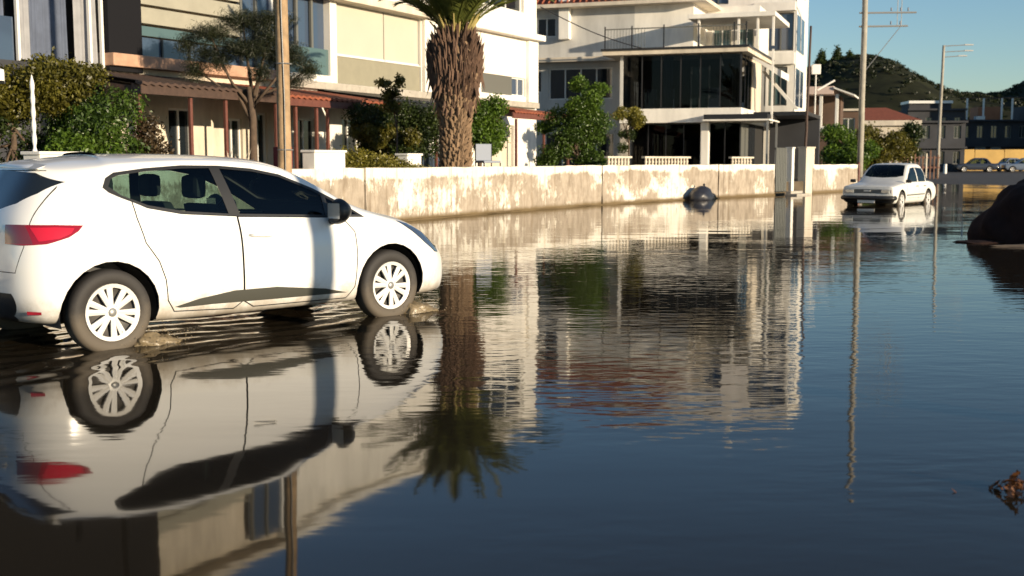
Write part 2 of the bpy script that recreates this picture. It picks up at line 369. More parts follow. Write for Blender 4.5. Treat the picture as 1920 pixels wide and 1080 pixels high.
CAR_O = Vector((-3.487, 8.973, -.04)); CAR_A = R(45.18)
def water():
    cu = np.array([math.cos(CAR_A), math.sin(CAR_A)]); cl = np.array([-cu[1], cu[0]])
    xs = np.concatenate([[-200, -60, -20, -12, -9, -7.5], np.arange(-6.6, 1.6, .045), [1.8, 2.2, 3, 5, 8, 12, 20, 40, 80, 260]])
    ys = np.concatenate([[-60, -10, 0, 2, 3, 3.6], np.arange(4.0, 13.4, .045), [13.8, 14.6, 16, 19, 24, 32, 45, 60, 72]])
    X, Y = np.meshgrid(xs, ys); dx = X - CAR_O.x; dy = Y - CAR_O.y
    f = dx * cu[0] + dy * cu[1]; s = -(dx * cl[0] + dy * cl[1])      # forward along the car, out to its right
    # long wake ridges leaving the wheels towards the rear right
    w = np.zeros_like(X)
    for (a, off, spread, amp, wid) in ((2.3, .95, .16, .007, .055), (2.0, 1.02, .20, -.004, .05), (.0, .98, .17, .010, .07), (-.1, 1.15, .20, -.006, .05), (1.6, 1.18, .23, .004, .06), (2.5, .88, .10, .006, .05), (-.3, 1.32, .24, .006, .06)):
        t = a - f; c = off + spread * np.maximum(t, 0) + .02 * np.sin(f * 2.3 + a)
        env = np.clip(t / .6, 0, 1) * np.exp(-np.maximum(t, 0) / 4.0)
        w += amp * env * np.exp(-((s - c) / (wid * (1 + .25 * np.maximum(t, 0)))) ** 2)
    # churned water below and beside the car
    under = np.clip((3.3 - f) / .5, 0, 1) * np.exp(-np.clip(np.abs(s) - .9, 0, 9) ** 2 / (.10 + .10 * np.clip(2.5 - f, 0, 5)))
    w += under * (.0022 * np.sin(f * 16 + 3 * np.sin(s * 7)) * np.sin(s * 13 + f * 4) + .0018 * np.sin(s * 23 + 2.5 * np.sin(f * 3)))
    for wx in (0, 2.589):                                              # bow wave in front of each tyre
        w += .045 * np.exp(-((f - wx - .33) / .11) ** 2 - ((s - .78) / .12) ** 2)
    edge = np.clip((X + 6.6) / .6, 0, 1) * np.clip((1.5 - X) / .6, 0, 1) * np.clip((Y - 4.0) / .6, 0, 1) * np.clip((13.3 - Y) / .6, 0, 1)
    Z = w * edge
    ny, nx = X.shape; V = np.stack([X, Y, Z], -1).reshape(-1, 3)
    i = np.arange(ny - 1)[:, None] * nx + np.arange(nx - 1)[None]; F = np.stack([i, i + 1, i + nx + 1, i + nx], -1).reshape(-1, 4)
    me = bpy.data.meshes.new('water'); me.from_pydata(V.tolist(), [], F.tolist()); me.update()
    setp(link('water', me, M['water'], None, True), kind='structure')
water()

def hill(name, prof, y0, depth, seed):
    """prof: ridge heights over x at the given distance, built as a rounded ridge"""
    rg = random.Random(seed); xs = np.linspace(prof[0][0], prof[-1][0], 110); hz = np.interp(xs, [p[0] for p in prof], [p[1] for p in prof])
    vs = []; fs = []; n = len(xs); K = 15
    for k in range(K):
        t = k / (K - 1) * 2 - 1
        for i, x in enumerate(xs):
            h = hz[i] * (1 - abs(t) ** 1.8) + (math.sin(x * .13 + k) + math.sin(x * .37 + 2.3 * k)) * .9 * (1 - abs(t)) + rg.uniform(-.35, .35)
            vs.append((x * (1 + .12 * t), y0 + t * depth, h - .5 if abs(t) < 1 else -2))
    for k in range(K - 1):
        for i in range(n - 1): fs.append((k * n + i, k * n + i + 1, (k + 1) * n + i + 1, (k + 1) * n + i))
    return setp(fromdata(name, vs, fs, M['hill'], None, True), kind='structure')
hill('hill', [(20, 5), (70, 22), (98, 31), (108, 34.5), (117, 36), (125, 34), (133, 29), (143, 24.5), (150, 23.3), (158, 23), (165, 23.5), (171, 26.5), (178, 30.5), (190, 36), (240, 52), (330, 60)], 400, 110, 3)

# ------------------------------------------------------------------ cars
def pchip(x, y, xq):
    x = np.asarray(x, float); y = np.asarray(y, float); h = np.diff(x); dl = np.diff(y, axis=0) / h[:, None]
    m = np.zeros_like(y); a = dl[:-1]; b = dl[1:]; w1 = (2 * h[1:] + h[:-1])[:, None]; w2 = (h[1:] + 2 * h[:-1])[:, None]
    with np.errstate(all='ignore'):
        hm = (w1 + w2) / (w1 / a + w2 / b)
    m[1:-1] = np.where(a * b > 0, hm, 0); m[0] = dl[0]; m[-1] = dl[-1]
    k = np.clip(np.searchsorted(x, xq) - 1, 0, len(x) - 2); t = ((xq - x[k]) / h[k])[:, None]; hk = h[k][:, None]
    return (2*t**3-3*t**2+1)*y[k] + (t**3-2*t**2+t)*hk*m[k] + (-2*t**3+3*t**2)*y[k+1] + (t**3-t**2)*hk*m[k+1]
def catmull(x, y, xq):
    x = np.asarray(x, float); h = np.diff(x); dl = np.diff(y, axis=0) / h[:, None]; m = np.zeros_like(y)
    m[1:-1] = (dl[:-1] * h[1:, None] + dl[1:] * h[:-1, None]) / (h[1:] + h[:-1])[:, None]; m[0] = dl[0]; m[-1] = dl[-1]
    k = np.clip(np.searchsorted(x, xq) - 1, 0, len(x) - 2); t = ((xq - x[k]) / h[k])[:, None]; hk = h[k][:, None]
    return (2*t**3-3*t**2+1)*y[k] + (t**3-2*t**2+t)*hk*m[k] + (-2*t**3+3*t**2)*y[k+1] + (t**3-t**2)*hk*m[k+1]
def shell_bm(net, ns=7, nk=5):
    """net: stations x keys x 3 (half body, y >= 0); returns the mirrored body as a bmesh"""
    N = np.array(net, float); S, K, _ = N.shape
    sx = np.arange(S); q = np.linspace(0, S - 1, (S - 1) * ns + 1)
    A = catmull(sx, N.reshape(S, -1), q).reshape(len(q), K, 3)
    kx = np.arange(K); qk = np.linspace(0, K - 1, (K - 1) * nk + 1)
    B = np.stack([catmull(kx, a, qk) for a in A]); B[..., 1] = np.maximum(B[..., 1], 0); B[:, 0, 1] = 0; B[:, -1, 1] = 0
    bm = bmesh.new(); G = []
    for sgn in (1, -1):
        g = [[bm.verts.new((p[0], p[1] * sgn, p[2])) for p in row] for row in B]; G.append(g)
        for i in range(len(g) - 1):
            for j in range(len(g[0]) - 1):
                f = [g[i][j], g[i][j + 1], g[i + 1][j + 1], g[i + 1][j]]
                if sgn < 0: f = f[::-1]
                try: bm.faces.new(f)
                except ValueError: pass
    bmesh.ops.remove_doubles(bm, verts=bm.verts[:], dist=.0008)
    bmesh.ops.dissolve_degenerate(bm, edges=bm.edges[:], dist=.0005)
    bmesh.ops.recalc_face_normals(bm, faces=bm.faces[:]); return bm
def inpoly(x, y, P):
    c = False; n = len(P)
    for i in range(n):
        x1, y1 = P[i]; x2, y2 = P[i - 1]
        if (y1 > y) != (y2 > y) and x < (x2 - x1) * (y - y1) / (y2 - y1) + x1: c = not c
    return c
def cut(bm, P, ax, pred):
    """cut a polygon, seen along one axis, into the faces that pass pred; return the faces inside it"""
    i, j = ax; x0 = min(p[0] for p in P) - .02; x1 = max(p[0] for p in P) + .02; y0 = min(p[1] for p in P) - .02; y1 = max(p[1] for p in P) + .02
    def near(f, a0, a1, b0, b1):
        u = [v.co[i] for v in f.verts]; w = [v.co[j] for v in f.verts]
        return max(u) > a0 and min(u) < a1 and max(w) > b0 and min(w) < b1
    F = [f for f in bm.faces if near(f, x0, x1, y0, y1) and pred(f)]
    for k in range(len(P)):
        p = P[k]; q = P[(k + 1) % len(P)]
        if abs(p[0] - q[0]) + abs(p[1] - q[1]) < 1e-6: continue
        no = [0, 0, 0]; no[i] = q[1] - p[1]; no[j] = -(q[0] - p[0]); co = [0, 0, 0]; co[i] = p[0]; co[j] = p[1]
        e = 1e-4; sub = [f for f in F if near(f, min(p[0], q[0]) - e, max(p[0], q[0]) + e, min(p[1], q[1]) - e, max(p[1], q[1]) + e)]
        if not sub: continue
        ss = set(sub); rest = [f for f in F if f not in ss]
        ed = {x for f in sub for x in f.edges}; vv = {x for f in sub for x in f.verts}
        r = bmesh.ops.bisect_plane(bm, geom=list(sub) + list(ed) + list(vv), dist=1e-5, plane_co=co, plane_no=no)
        F = rest + [g for g in r['geom'] if isinstance(g, bmesh.types.BMFace)]
    out = []
    for f in F:
        if not f.is_valid: continue
        c = f.calc_center_median()
        if inpoly(c[i], c[j], P): out.append(f)
    return out
def grow(P, d):
    n = len(P); A = sum(P[i - 1][0] * P[i][1] - P[i][0] * P[i - 1][1] for i in range(n)); sg = 1 if A > 0 else -1; Q = []
    for i in range(n):
        a, b, c = Vector(P[i - 1]), Vector(P[i]), Vector(P[(i + 1) % n])
        n1 = Vector(((b - a).y, -(b - a).x)).normalized(); n2 = Vector(((c - b).y, -(c - b).x)).normalized(); m = (n1 + n2)
        m = m.normalized() if m.length > .1 else n1; k = min(2.0, 1 / max(.35, m.dot(n1)))
        Q.append(tuple(b + m * d * k * sg))
    return Q
class Shell:
    def __init__(s, net, root, **kw):
        s.bm = shell_bm(net, **kw); s.root = root; bm2 = s.bm.copy(); bmesh.ops.triangulate(bm2, faces=bm2.faces[:]); bm2.normal_update()
        s.bvh = BVHTree.FromBMesh(bm2); bm2.faces.ensure_lookup_table(); s.tri = [([v.co.copy() for v in f.verts], [v.normal.copy() for v in f.verts]) for f in bm2.faces]; bm2.free(); s.bm.normal_update()
        s.tags = s.bm.faces.layers.int.new('tag')
    def nrm(s, co):
        p, n, i, d = s.bvh.find_nearest(co); T, Nn = s.tri[i]; a, b, c = T
        v0, v1, v2 = b - a, c - a, p - a; d00, d01, d11, d20, d21 = v0.dot(v0), v0.dot(v1), v1.dot(v1), v2.dot(v0), v2.dot(v1)
        den = d00 * d11 - d01 * d01
        if abs(den) < 1e-14: return n
        v = (d11 * d20 - d01 * d21) / den; w = (d00 * d21 - d01 * d20) / den
        return (Nn[0] * (1 - v - w) + Nn[1] * v + Nn[2] * w).normalized()
    def mark(s, P, ax, pred, tag):
        for f in cut(s.bm, P, ax, lambda f: f[s.tags] >= 0 and pred(f)): f[s.tags] = tag
    def make(s, name, tag, mt, off=0, parent=None, faces=None):
        fs = faces if faces is not None else [f for f in s.bm.faces if f[s.tags] == tag]
        if not fs: return None
        vm = {}; vs = []; ns = []; F = []
        for f in fs:
            for v in f.verts:
                if v not in vm: n = s.nrm(v.co); vm[v] = len(vs); vs.append(tuple(v.co + n * off)); ns.append(tuple(n))
            F.append([vm[v] for v in f.verts])
        me = bpy.data.meshes.new(name); me.from_pydata(vs, [], F); me.update(); me.materials.append(mt)
        me.polygons.foreach_set('use_smooth', [True] * len(me.polygons)); me.normals_split_custom_set_from_vertices(ns)
        o = bpy.data.objects.new(name, me); C.objects.link(o); o.parent = parent or s.root; return o
side = lambda sg: (lambda f: f.calc_center_median().y * sg > .33 and f.normal.y * sg > .12)
def wheel(root, x, y, r, w, rimr, spokes=12, z=None, cover=True):
    sg = 1 if y > 0 else -1; z = r if z is None else z
    prof = [(rimr + .005, -w / 2 * .8), (rimr + .012, -w / 2), (r - .035, -w / 2 * 1.02), (r - .010, -w / 2 * .86), (r - .001, -w / 2 * .5), (r, 0), (r - .001, w / 2 * .5), (r - .010, w / 2 * .86), (r - .035, w / 2 * 1.02), (rimr + .012, w / 2), (rimr + .005, w / 2 * .8)]
    vs, fs = lathe(prof, 44); t = fromdata('wheel', vs, fs, M['rubber'], root, True); t.location = (x, y, z)
    o = w / 2 * sg
    vs, fs = lathe([(.0, o * .15), (rimr * .5, o * .2), (rimr * .95, o * .45), (rimr + .006, o * .8)], 36); fromdata('rim', vs, fs, M['wheelback'], t, True)
    mb = MB(); N = 36
    # cover: outer ring, hub and paired tapering spokes
    def ring(r0, r1, h0, h1, hb):
        vv = []; ff = []
        for j in range(N):
            a = 2 * math.pi * j / N; c, s_ = math.cos(a), math.sin(a)
            vv += [(r0 * c, h0 * sg, r0 * s_), (r1 * c, h1 * sg, r1 * s_), (r1 * c, hb * sg, r1 * s_), (r0 * c, hb * sg, r0 * s_)]
        for j in range(N):
            k = (j + 1) % N
            for a_, b_ in ((0, 1), (1, 2), (2, 3), (3, 0)): ff.append((j * 4 + a_, k * 4 + a_, k * 4 + b_, j * 4 + b_))
        mb.add(vv, ff)
    H = w / 2
    ring(rimr * .88, rimr * 1.02, H * .86, H * 1.0, H * .7); ring(.001, rimr * .27, H * .90, H * .86, H * .5)
    for k in range(spokes):
        a = 2 * math.pi * (k + (.13 if k % 2 else -.13)) / spokes; c, s_ = math.cos(a), math.sin(a)
        def P(rr, tt, hh): return (rr * c - tt * s_, hh * sg, rr * s_ + tt * c)
        r0, r1 = rimr * .24, rimr * .92; w0, w1 = rimr * .075, rimr * .118; h0, h1 = H * .93, H * .90
        vv = [P(r0, -w0, h0 - .008), P(r0, 0, h0), P(r0, w0, h0 - .008), P(r1, -w1, h1 - .012), P(r1, 0, h1), P(r1, w1, h1 - .012), P(r0, -w0, H * .6), P(r0, w0, H * .6), P(r1, -w1, H * .6), P(r1, w1, H * .6)]
        mb.add(vv, [(0, 1, 4, 3), (1, 2, 5, 4), (0, 3, 8, 6), (2, 7, 9, 5)])
    cov = mb.build('wheel_cover', M['wheelcover'], t)
    hb = MB(); v2, f2 = lathe([(.0, H * 1.0 * sg), (rimr * .13, H * .99 * sg), (rimr * .16, H * .9 * sg)], 16); hb.add(v2, f2); hb.build('hub_cap', M['metal_grey'], t, True)
    return t
def arch(x, z, r, sg, y0, y1, root):
    vs = []; fs = []; n = 20
    for k in range(n + 1):
        a = -.25 + (math.pi + .5) * k / n
        for y in (y0, y1): vs.append((x + r * math.cos(a), y * sg, z + r * math.sin(a)))
    for k in range(n): fs.append((2 * k, 2 * k + 1, 2 * k + 3, 2 * k + 2))
    b = len(vs)
    for k in range(n + 1): vs.append((x + r * math.cos(-.25 + (math.pi + .5) * k / n), y0 * sg, z + r * math.sin(-.25 + (math.pi + .5) * k / n)))
    vs.append((x, y0 * sg, z - .05))
    for k in range(n): fs.append((b + k, b + k + 1, len(vs) - 1))
    return fromdata('wheel_arch', vs, fs, M['blackplastic'], root)
def circle(x, z, r, n=26, flat=None): return [(x + r * math.cos(2 * math.pi * k / n), z + r * math.sin(2 * math.pi * k / n)) for k in range(n)]
def car_seat(root, x, y, w=.48, z=.50):
    s = MB().box(x, x + .48, y - w / 2, y + w / 2, z - .14, z).build('seat', M['seat'], root, bev=.03)
    b = MB(); b.add([(x - .02, y - w / 2, z), (x - .02, y + w / 2, z), (x + .12, y + w / 2, z), (x + .12, y - w / 2, z), (x - .22, y - w * .42, z + .56), (x - .22, y + w * .42, z + .56), (x - .12, y + w * .42, z + .56), (x - .12, y - w * .42, z + .56)],
                    [(3, 2, 1, 0), (4, 5, 6, 7), (0, 1, 5, 4), (1, 2, 6, 5), (2, 3, 7, 6), (3, 0, 4, 7)])
    b.build('backrest', M['seat'], s, bev=.035)
    MB().box(x - .27, x - .17, y - .13, y + .13, z + .60, z + .79).build('headrest', M['seat'], s, bev=.048)

def hatch_net():
    def st(X, zb, f, j6, j7, j8, j9, j10, z11, b=.55):
        return [(X, 0, zb), (X, b, zb), (X, .775, zb + .02), (X, f[0], .36), (X, f[1], .60), (X, f[2], f[3]), (X, *j6), (X, *j7), (X, *j8), (X, *j9), (X, *j10), (X, 0, z11)]
    N = []
    N.append([(-.30, 0, .23), (-.45, 0, .235), (-.56, 0, .27), (-.635, 0, .42), (-.64, 0, .60), (-.61, 0, .80), (-.59, 0, .98), (-.50, 0, 1.16), (-.40, 0, 1.32), (-.385, 0, 1.37), (-.37, 0, 1.385), (-.35, 0, 1.395)])
    N.append([(-.28, 0, .23), (-.43, .30, .235), (-.54, .36, .27), (-.615, .38, .42), (-.62, .38, .60), (-.60, .38, .80), (-.58, .37, .98), (-.49, .36, 1.155), (-.385, .34, 1.315), (-.365, .30, 1.365), (-.31, .18, 1.39), (-.28, 0, 1.405)])
    N.append([(-.24, 0, .23), (-.38, .45, .235), (-.48, .60, .265), (-.56, .64, .41), (-.575, .64, .60), (-.555, .63, .80), (-.53, .60, .97), (-.44, .55, 1.14), (-.335, .49, 1.30), (-.30, .42, 1.355), (-.20, .24, 1.40), (-.14, 0, 1.418)])
    N.append([(-.18, 0, .23), (-.28, .52, .235), (-.39, .72, .26), (-.44, .785, .40), (-.445, .80, .60), (-.425, .785, .80), (-.40, .735, .97), (-.32, .655, 1.14), (-.22, .58, 1.29), (-.16, .50, 1.355), (-.04, .28, 1.415), (.03, 0, 1.432)])
    N.append([(-.05, 0, .22), (-.10, .55, .22), (-.20, .765, .24), (-.22, .835, .38), (-.22, .855, .60), (-.20, .838, .81), (-.17, .785, .985), (-.11, .705, 1.15), (-.03, .62, 1.31), (.05, .54, 1.375), (.15, .30, 1.428), (.20, 0, 1.444)])
    N.append(st(.22, .20, (.845, .866, .85, .82), (.80, 1.0), (.728, 1.17), (.635, 1.345), (.56, 1.395), (.32, 1.44), 1.452, .56))
    N.append(st(.75, .19, (.852, .866, .852, .82), (.80, .985), (.73, 1.18), (.637, 1.368), (.56, 1.415), (.32, 1.447), 1.456, .56))
    N.append(st(1.25, .19, (.852, .864, .85, .80), (.80, .965), (.733, 1.16), (.640, 1.352), (.56, 1.402), (.32, 1.432), 1.442, .56))
    N.append(st(1.62, .19, (.852, .864, .85, .79), (.80, .948), (.742, 1.12), (.662, 1.285), (.58, 1.342), (.33, 1.385), 1.398, .56))
    N.append(st(1.95, .19, (.852, .864, .85, .78), (.80, .93), (.762, 1.04), (.705, 1.145), (.61, 1.20), (.35, 1.245), 1.26, .56))
    N.append(st(2.25, .19, (.852, .866, .85, .77), (.80, .905), (.785, .955), (.750, 1.00), (.65, 1.045), (.37, 1.09), 1.105, .56))
    N.append(st(2.52, .19, (.852, .868, .85, .76), (.80, .875), (.785, .905), (.750, .930), (.65, .955), (.37, .985), .995, .56))
    N.append(st(2.80, .19, (.85, .866, .845, .72), (.79, .815), (.76, .845), (.71, .870), (.60, .90), (.34, .93), .942, .56))
    N.append([(3.02, 0, .19), (3.02, .55, .19), (3.03, .765, .21), (3.03, .835, .34), (3.03, .845, .53), (3.03, .82, .655), (3.02, .765, .74), (3.02, .715, .775), (3.02, .65, .80), (3.02, .55, .83), (3.02, .31, .865), (3.02, 0, .878)])
    N.append([(3.14, 0, .19), (3.16, .50, .19), (3.19, .715, .21), (3.21, .765, .32), (3.21, .775, .48), (3.20, .75, .59), (3.18, .70, .66), (3.17, .65, .695), (3.17, .585, .725), (3.17, .50, .755), (3.17, .28, .795), (3.17, 0, .81)])
    N.append([(3.26, 0, .19), (3.29, .40, .19), (3.34, .60, .21), (3.37, .63, .31), (3.37, .63, .46), (3.35, .61, .56), (3.32, .57, .62), (3.30, .52, .65), (3.29, .46, .675), (3.28, .39, .70), (3.28, .22, .735), (3.28, 0, .75)])
    N.append([(3.33, 0, .19), (3.36, .25, .19), (3.42, .35, .21), (3.45, .36, .31), (3.45, .36, .46), (3.43, .35, .55), (3.40, .33, .60), (3.38, .30, .625), (3.37, .26, .645), (3.36, .22, .665), (3.35, .12, .69), (3.35, 0, .70)])
    N.append([(3.36, 0, .19), (3.39, 0, .19), (3.44, 0, .21), (3.47, 0, .31), (3.47, 0, .46), (3.45, 0, .55), (3.42, 0, .60), (3.40, 0, .62), (3.39, 0, .64), (3.385, 0, .655), (3.375, 0, .67), (3.37, 0, .68)])
    return N
def mirror_poly(P): return P
def hatchback():
    t = thing('hatchback_car', 'white five door hatchback driving through the flood, nearest to the camera', 'car', CAR_O, CAR_A)
    S = Shell(hatch_net(), t, ns=7, nk=5)
    WOUT = [(.03, 1.207), (.069, 1.275), (.141, 1.315), (.386, 1.345), (.695, 1.366), (1.019, 1.362), (1.309, 1.338), (1.561, 1.290), (1.874, 1.170), (2.147, 1.035), (2.345, .917), (1.978, .929), (1.102, .968), (.60, 1.003), (.332, 1.055), (.146, 1.130), (.065, 1.170)]
    G1 = [(.075, 1.215), (.11, 1.27), (.17, 1.295), (.386, 1.322), (.695, 1.343), (.93, 1.344), (1.01, .99), (.62, 1.022), (.345, 1.073), (.16, 1.148)]
    G2 = [(1.02, 1.340), (1.309, 1.316), (1.555, 1.270), (1.86, 1.152), (1.93, 1.115), (1.93, .951), (1.11, .986)]
    G3 = [(1.975, 1.095), (2.14, 1.012), (2.27, .942), (1.975, .950)]
    D2 = [(1.085, .965), (1.10, .30), (1.20, .245), (2.12, .235), (2.19, .33), (2.21, .60), (2.20, .80), (2.10, .924), (1.978, .929), (1.30, .957)]
    D1 = [(.222, 1.105), (.235, .98), (.275, .80), (.37, .66), (.42, .52), (.44, .36), (.50, .27), (1.02, .245), (1.092, .30), (1.077, .969), (.60, 1.003), (.332, 1.055)]
    SK = [(.50, .305), (.70, .352), (1.01, .392), (1.40, .390), (1.88, .338), (2.12, .285), (1.405, .290), (.819, .298), (.545, .294)]
    TL = [(-.70, .945), (-.55, .955), (-.367, .953), (-.175, .944), (-.215, .905), (-.285, .865), (-.43, .822), (-.55, .812), (-.66, .83)]
    TC = [(-.50, .935), (-.36, .935), (-.24, .925), (-.27, .89), (-.35, .858), (-.47, .84)]
    HL = [(2.72, .872), (2.86, .84), (3.02, .765), (3.15, .69), (3.23, .62), (3.21, .565), (3.14, .575), (3.00, .665), (2.87, .775)]
    for sg in (-1, 1):
        p = side(sg)
        for x in (0, 2.589):
            for f in cut(S.bm, circle(x, .31, .372), (0, 2), lambda f: f.calc_center_median().y * sg > .50): f[S.tags] = -1
        for P, tg in ((D1, 11), (D2, 12)):
            P2 = P
            S.mark(grow(P2, .0045), (0, 2), p, -2 if False else 90); 
            S.mark(grow(P2, -.0045), (0, 2), p, tg)
        S.mark(WOUT, (0, 2), p, 2)
        for P in (G1, G2, G3): S.mark(P, (0, 2), p, 3)
        S.mark(SK, (0, 2), p, 4)
        rear = lambda f: f.calc_center_median().y * sg > .45 and f.calc_center_median().x < 0
        S.mark(TL, (0, 2), rear, 5); S.mark([(-.70, .95), (-.60, .955), (-.52, .958), (-.50, .82), (-.66, .83)], (0, 2), lambda f: f[S.tags] == 5 and rear(f), 6)
        S.mark(TC, (0, 2), lambda f: f[S.tags] == 5 and rear(f), 14)
        S.mark(HL, (0, 2), lambda f: f.calc_center_median().y * sg > .30 and f.calc_center_median().x > 2.6, 7)
        S.mark([(2.83, .66), (2.90, .78), (2.93, .76), (2.86, .65)], (0, 2), lambda f: False, 9)
    RW = [(-.62, 1.25), (-.45, 1.315), (0, 1.335), (.45, 1.315), (.62, 1.25), (.575, 1.17), (.47, 1.10), (.25, 1.045), (0, 1.03), (-.25, 1.045), (-.47, 1.10), (-.575, 1.17)]
    S.mark(RW, (1, 2), lambda f: f.calc_center_median().x < .0 and f.normal.x < -.15, 8)
    WS = [(2.42, 0), (2.40, .30), (2.30, .56), (2.20, .635), (1.63, .535), (1.66, .3), (1.67, 0), (1.66, -.3), (1.63, -.535), (2.20, -.635), (2.30, -.56), (2.40, -.30)]
    S.mark(WS, (0, 1), lambda f: f.calc_center_median().z > .9 and f.normal.z > .3, 9)
    # dark lower valances
    S.mark([(-.75, .10), (-.75, .47), (-.60, .47), (-.55, .30), (-.50, .245), (-.40, .10)], (0, 2), lambda f: f.calc_center_median().x < -.35, 10)
    S.mark([(3.25, .10), (3.30, .26), (3.39, .40), (3.60, .40), (3.60, .10)], (0, 2), lambda f: f.calc_center_median().x > 3.1, 10)
    # tailgate outline on the rear
    TG = [(-.60, .62), (-.655, .80), (-.66, .96), (-.64, 1.10), (-.60, 1.33), (.60, 1.33), (.64, 1.10), (.66, .96), (.655, .80), (.60, .62)]
    rr = lambda f: f.normal.x < -.35 and f.calc_center_median().x < -.25 and f[S.tags] == 0
    S.mark(grow(TG, .003), (1, 2), rr, 90); S.mark(grow(TG, -.003), (1, 2), lambda f: f.normal.x < -.35 and f.calc_center_median().x < -.25 and f[S.tags] in (0, 90), 13)
    S.make('body', 0, M['paint'])
    for tg, nm in ((11, 'rear_door'), (12, 'front_door')):
        for sg in (-1, 1):
            d = S.make(nm, tg, M['paint'], faces=[f for f in S.bm.faces if f[S.tags] == tg and f.calc_center_median().y * sg > 0])
            hx = .30 + .14 if tg == 11 else 1.30
            if tg == 12:
                co = Vector((1.24, .855 * sg, .80))
                h = MB().tube([(1.16, .845 * sg, .815), (1.18, .885 * sg, .818), (1.26, .892 * sg, .815), (1.34, .885 * sg, .81), (1.36, .842 * sg, .808)], .013, 8).build('handle', M['paint'], d, True)
    S.make('window_surround', 2, M['blackplastic'], -.002)
    for sg in (-1, 1):
        for nm, a, b in (('side_window', -1, 1.0), ('side_window', 1.0, 1.95), ('quarter_window', 1.95, 3)):
            S.make(nm, 3, M['carglass'], -.006, faces=[f for f in S.bm.faces if f[S.tags] == 3 and f.calc_center_median().y * sg > 0 and a < f.calc_center_median().x < b])
        S.make('side_skirt', 4, M['skirttrim'], -.004, faces=[f for f in S.bm.faces if f[S.tags] == 4 and f.calc_center_median().y * sg > 0])
        tl = S.make('tail_light', 5, M['redlens'], .004, faces=[f for f in S.bm.faces if f[S.tags] == 5 and f.calc_center_median().y * sg > 0])
        S.make('reversing_lens', 6, M['reddark'], .004, parent=tl, faces=[f for f in S.bm.faces if f[S.tags] == 6 and f.calc_center_median().y * sg > 0])
        S.make('brake_lens', 14, M['redcore'], .007, parent=tl, faces=[f for f in S.bm.faces if f[S.tags] == 14 and f.calc_center_median().y * sg > 0])
        S.make('headlight', 7, M['headlens'], .003, faces=[f for f in S.bm.faces if f[S.tags] == 7 and f.calc_center_median().y * sg > 0])
        # bumper reflector
        MB().add([(-.545, .665 * sg, .325), (-.475, .742 * sg, .325), (-.475, .742 * sg, .345), (-.545, .665 * sg, .350)], [(0, 1, 2, 3)]).build('bumper_reflector', M['redlens'], t)
        # mirror: housing on a foot, glass facing back
        hb = bmesh.new(); bmesh.ops.create_icosphere(hb, subdivisions=3, radius=1)
        for v in hb.verts:
            x, y, z = v.co; k = 1 - .35 * max(0, x); v.co = Vector((max(x, -.55) * .095, y * .10 * k, (z * .088 * k) - .03 * (y * sg < -.2) * abs(y)))
        mm = frombm('wing_mirror', hb, M['blackplastic'], t, True); mm.location = (1.96, .955 * sg, .985); mm.scale = (1.15, 1.15, 1.2)
        MB().tube([(0, -.07 * sg, -.03), (0.02, -.12 * sg, -.075)], [.035, .03], 8).build('mirror_foot', M['blackplastic'], mm)
        fromdata('mirror_glass', [(-.054, -.07, -.05), (-.054, .07, -.05), (-.054, .07, .055), (-.054, -.07, .055)], [(0, 1, 2, 3)], M['lampglass'], mm)
    S.make('rear_window', 8, M['glassdark'], -.003); S.make('windscreen', 9, M['windscreen_glass'], -.004)
    S.make('tailgate', 13, M['paint']); [S.make('lower_bumper', 10, M['blackplastic'], -.002, faces=[f for f in S.bm.faces if f[S.tags] == 10 and (f.calc_center_median().x - 1) * k > 0]) for k in (-1, 1)]
    lin = [f for f in S.bm.faces if f[S.tags] in (0, 4, 5, 6, 7, 8, 10, 11, 12, 13, 90)]
    S.make('cabin_lining', 0, M['seat'], -.022, faces=lin)
    # spoiler lip above the rear window
    MB().add([(-.33, -.50, 1.345), (-.33, .50, 1.345), (-.37, .50, 1.342), (-.40, 0, 1.352), (-.37, -.50, 1.342), (-.28, -.50, 1.372), (-.30, 0, 1.402), (-.28, .50, 1.372)], [(0, 1, 2, 3, 4), (4, 3, 6, 5), (3, 2, 7, 6), (0, 5, 6, 7, 1), (1, 7, 2), (0, 4, 5)]).build('spoiler', M['paint'], t, bev=.004)
    # small parts on the tailgate
    MB().tube([(-.615, -.34, .90), (-.64, -.30, .905), (-.64, .30, .905), (-.615, .34, .90)], .012, 6).build('tailgate_handle', M['metal_grey'], t, True)
    MB().box(-.652, -.642, -.26, .26, .70, .81).build('number_plate', M['metal_white'], t, bev=.003)
    MB().tube([(-.50, 0, 1.13), (-.535, .12, 1.10), (-.575, .34, 1.065)], .008, 6).build('rear_wiper', M['blackplastic'], t)
    for x in (0, 2.589):
        for sg in (-1, 1):
            wheel(t, x, .765 * sg, .312, .175, .205, 12, z=.31); arch(x, .31, .372, sg, .50, .80 if x == 0 else .80, t)
    # cabin
    for y in (-.36, .36): car_seat(t, 1.18, y)
    for y in (-.36, .36): car_seat(t, .40, y, .60)
    MB().box(1.75, 2.15, -.70, .70, .72, .90).build('dashboard', M['seat'], t, bev=.04)
    vs = []; fs = []; n = 24
    for k in range(n):
        a = 2 * math.pi * k / n
        for j in range(6):
            b = 2 * math.pi * j / 6; rr_ = .18 + .014 * math.cos(b); vs.append((1.66 + .014 * math.sin(b) + .35 * rr_ * math.sin(a), .36 + rr_ * math.cos(a), .90 + rr_ * math.sin(a) * .93))
    for k in range(n):
        for j in range(6): fs.append((k * 6 + j, ((k + 1) % n) * 6 + j, ((k + 1) % n) * 6 + (j + 1) % 6, k * 6 + (j + 1) % 6))
    fromdata('steering_wheel', vs, fs, M['blackplastic'], t, True)
    MB().box(-.3, 2.6, -.62, .62, .24, .30).build('floor_pan', M['blackplastic'], t)
    S.bm.free(); return t
hatchback()

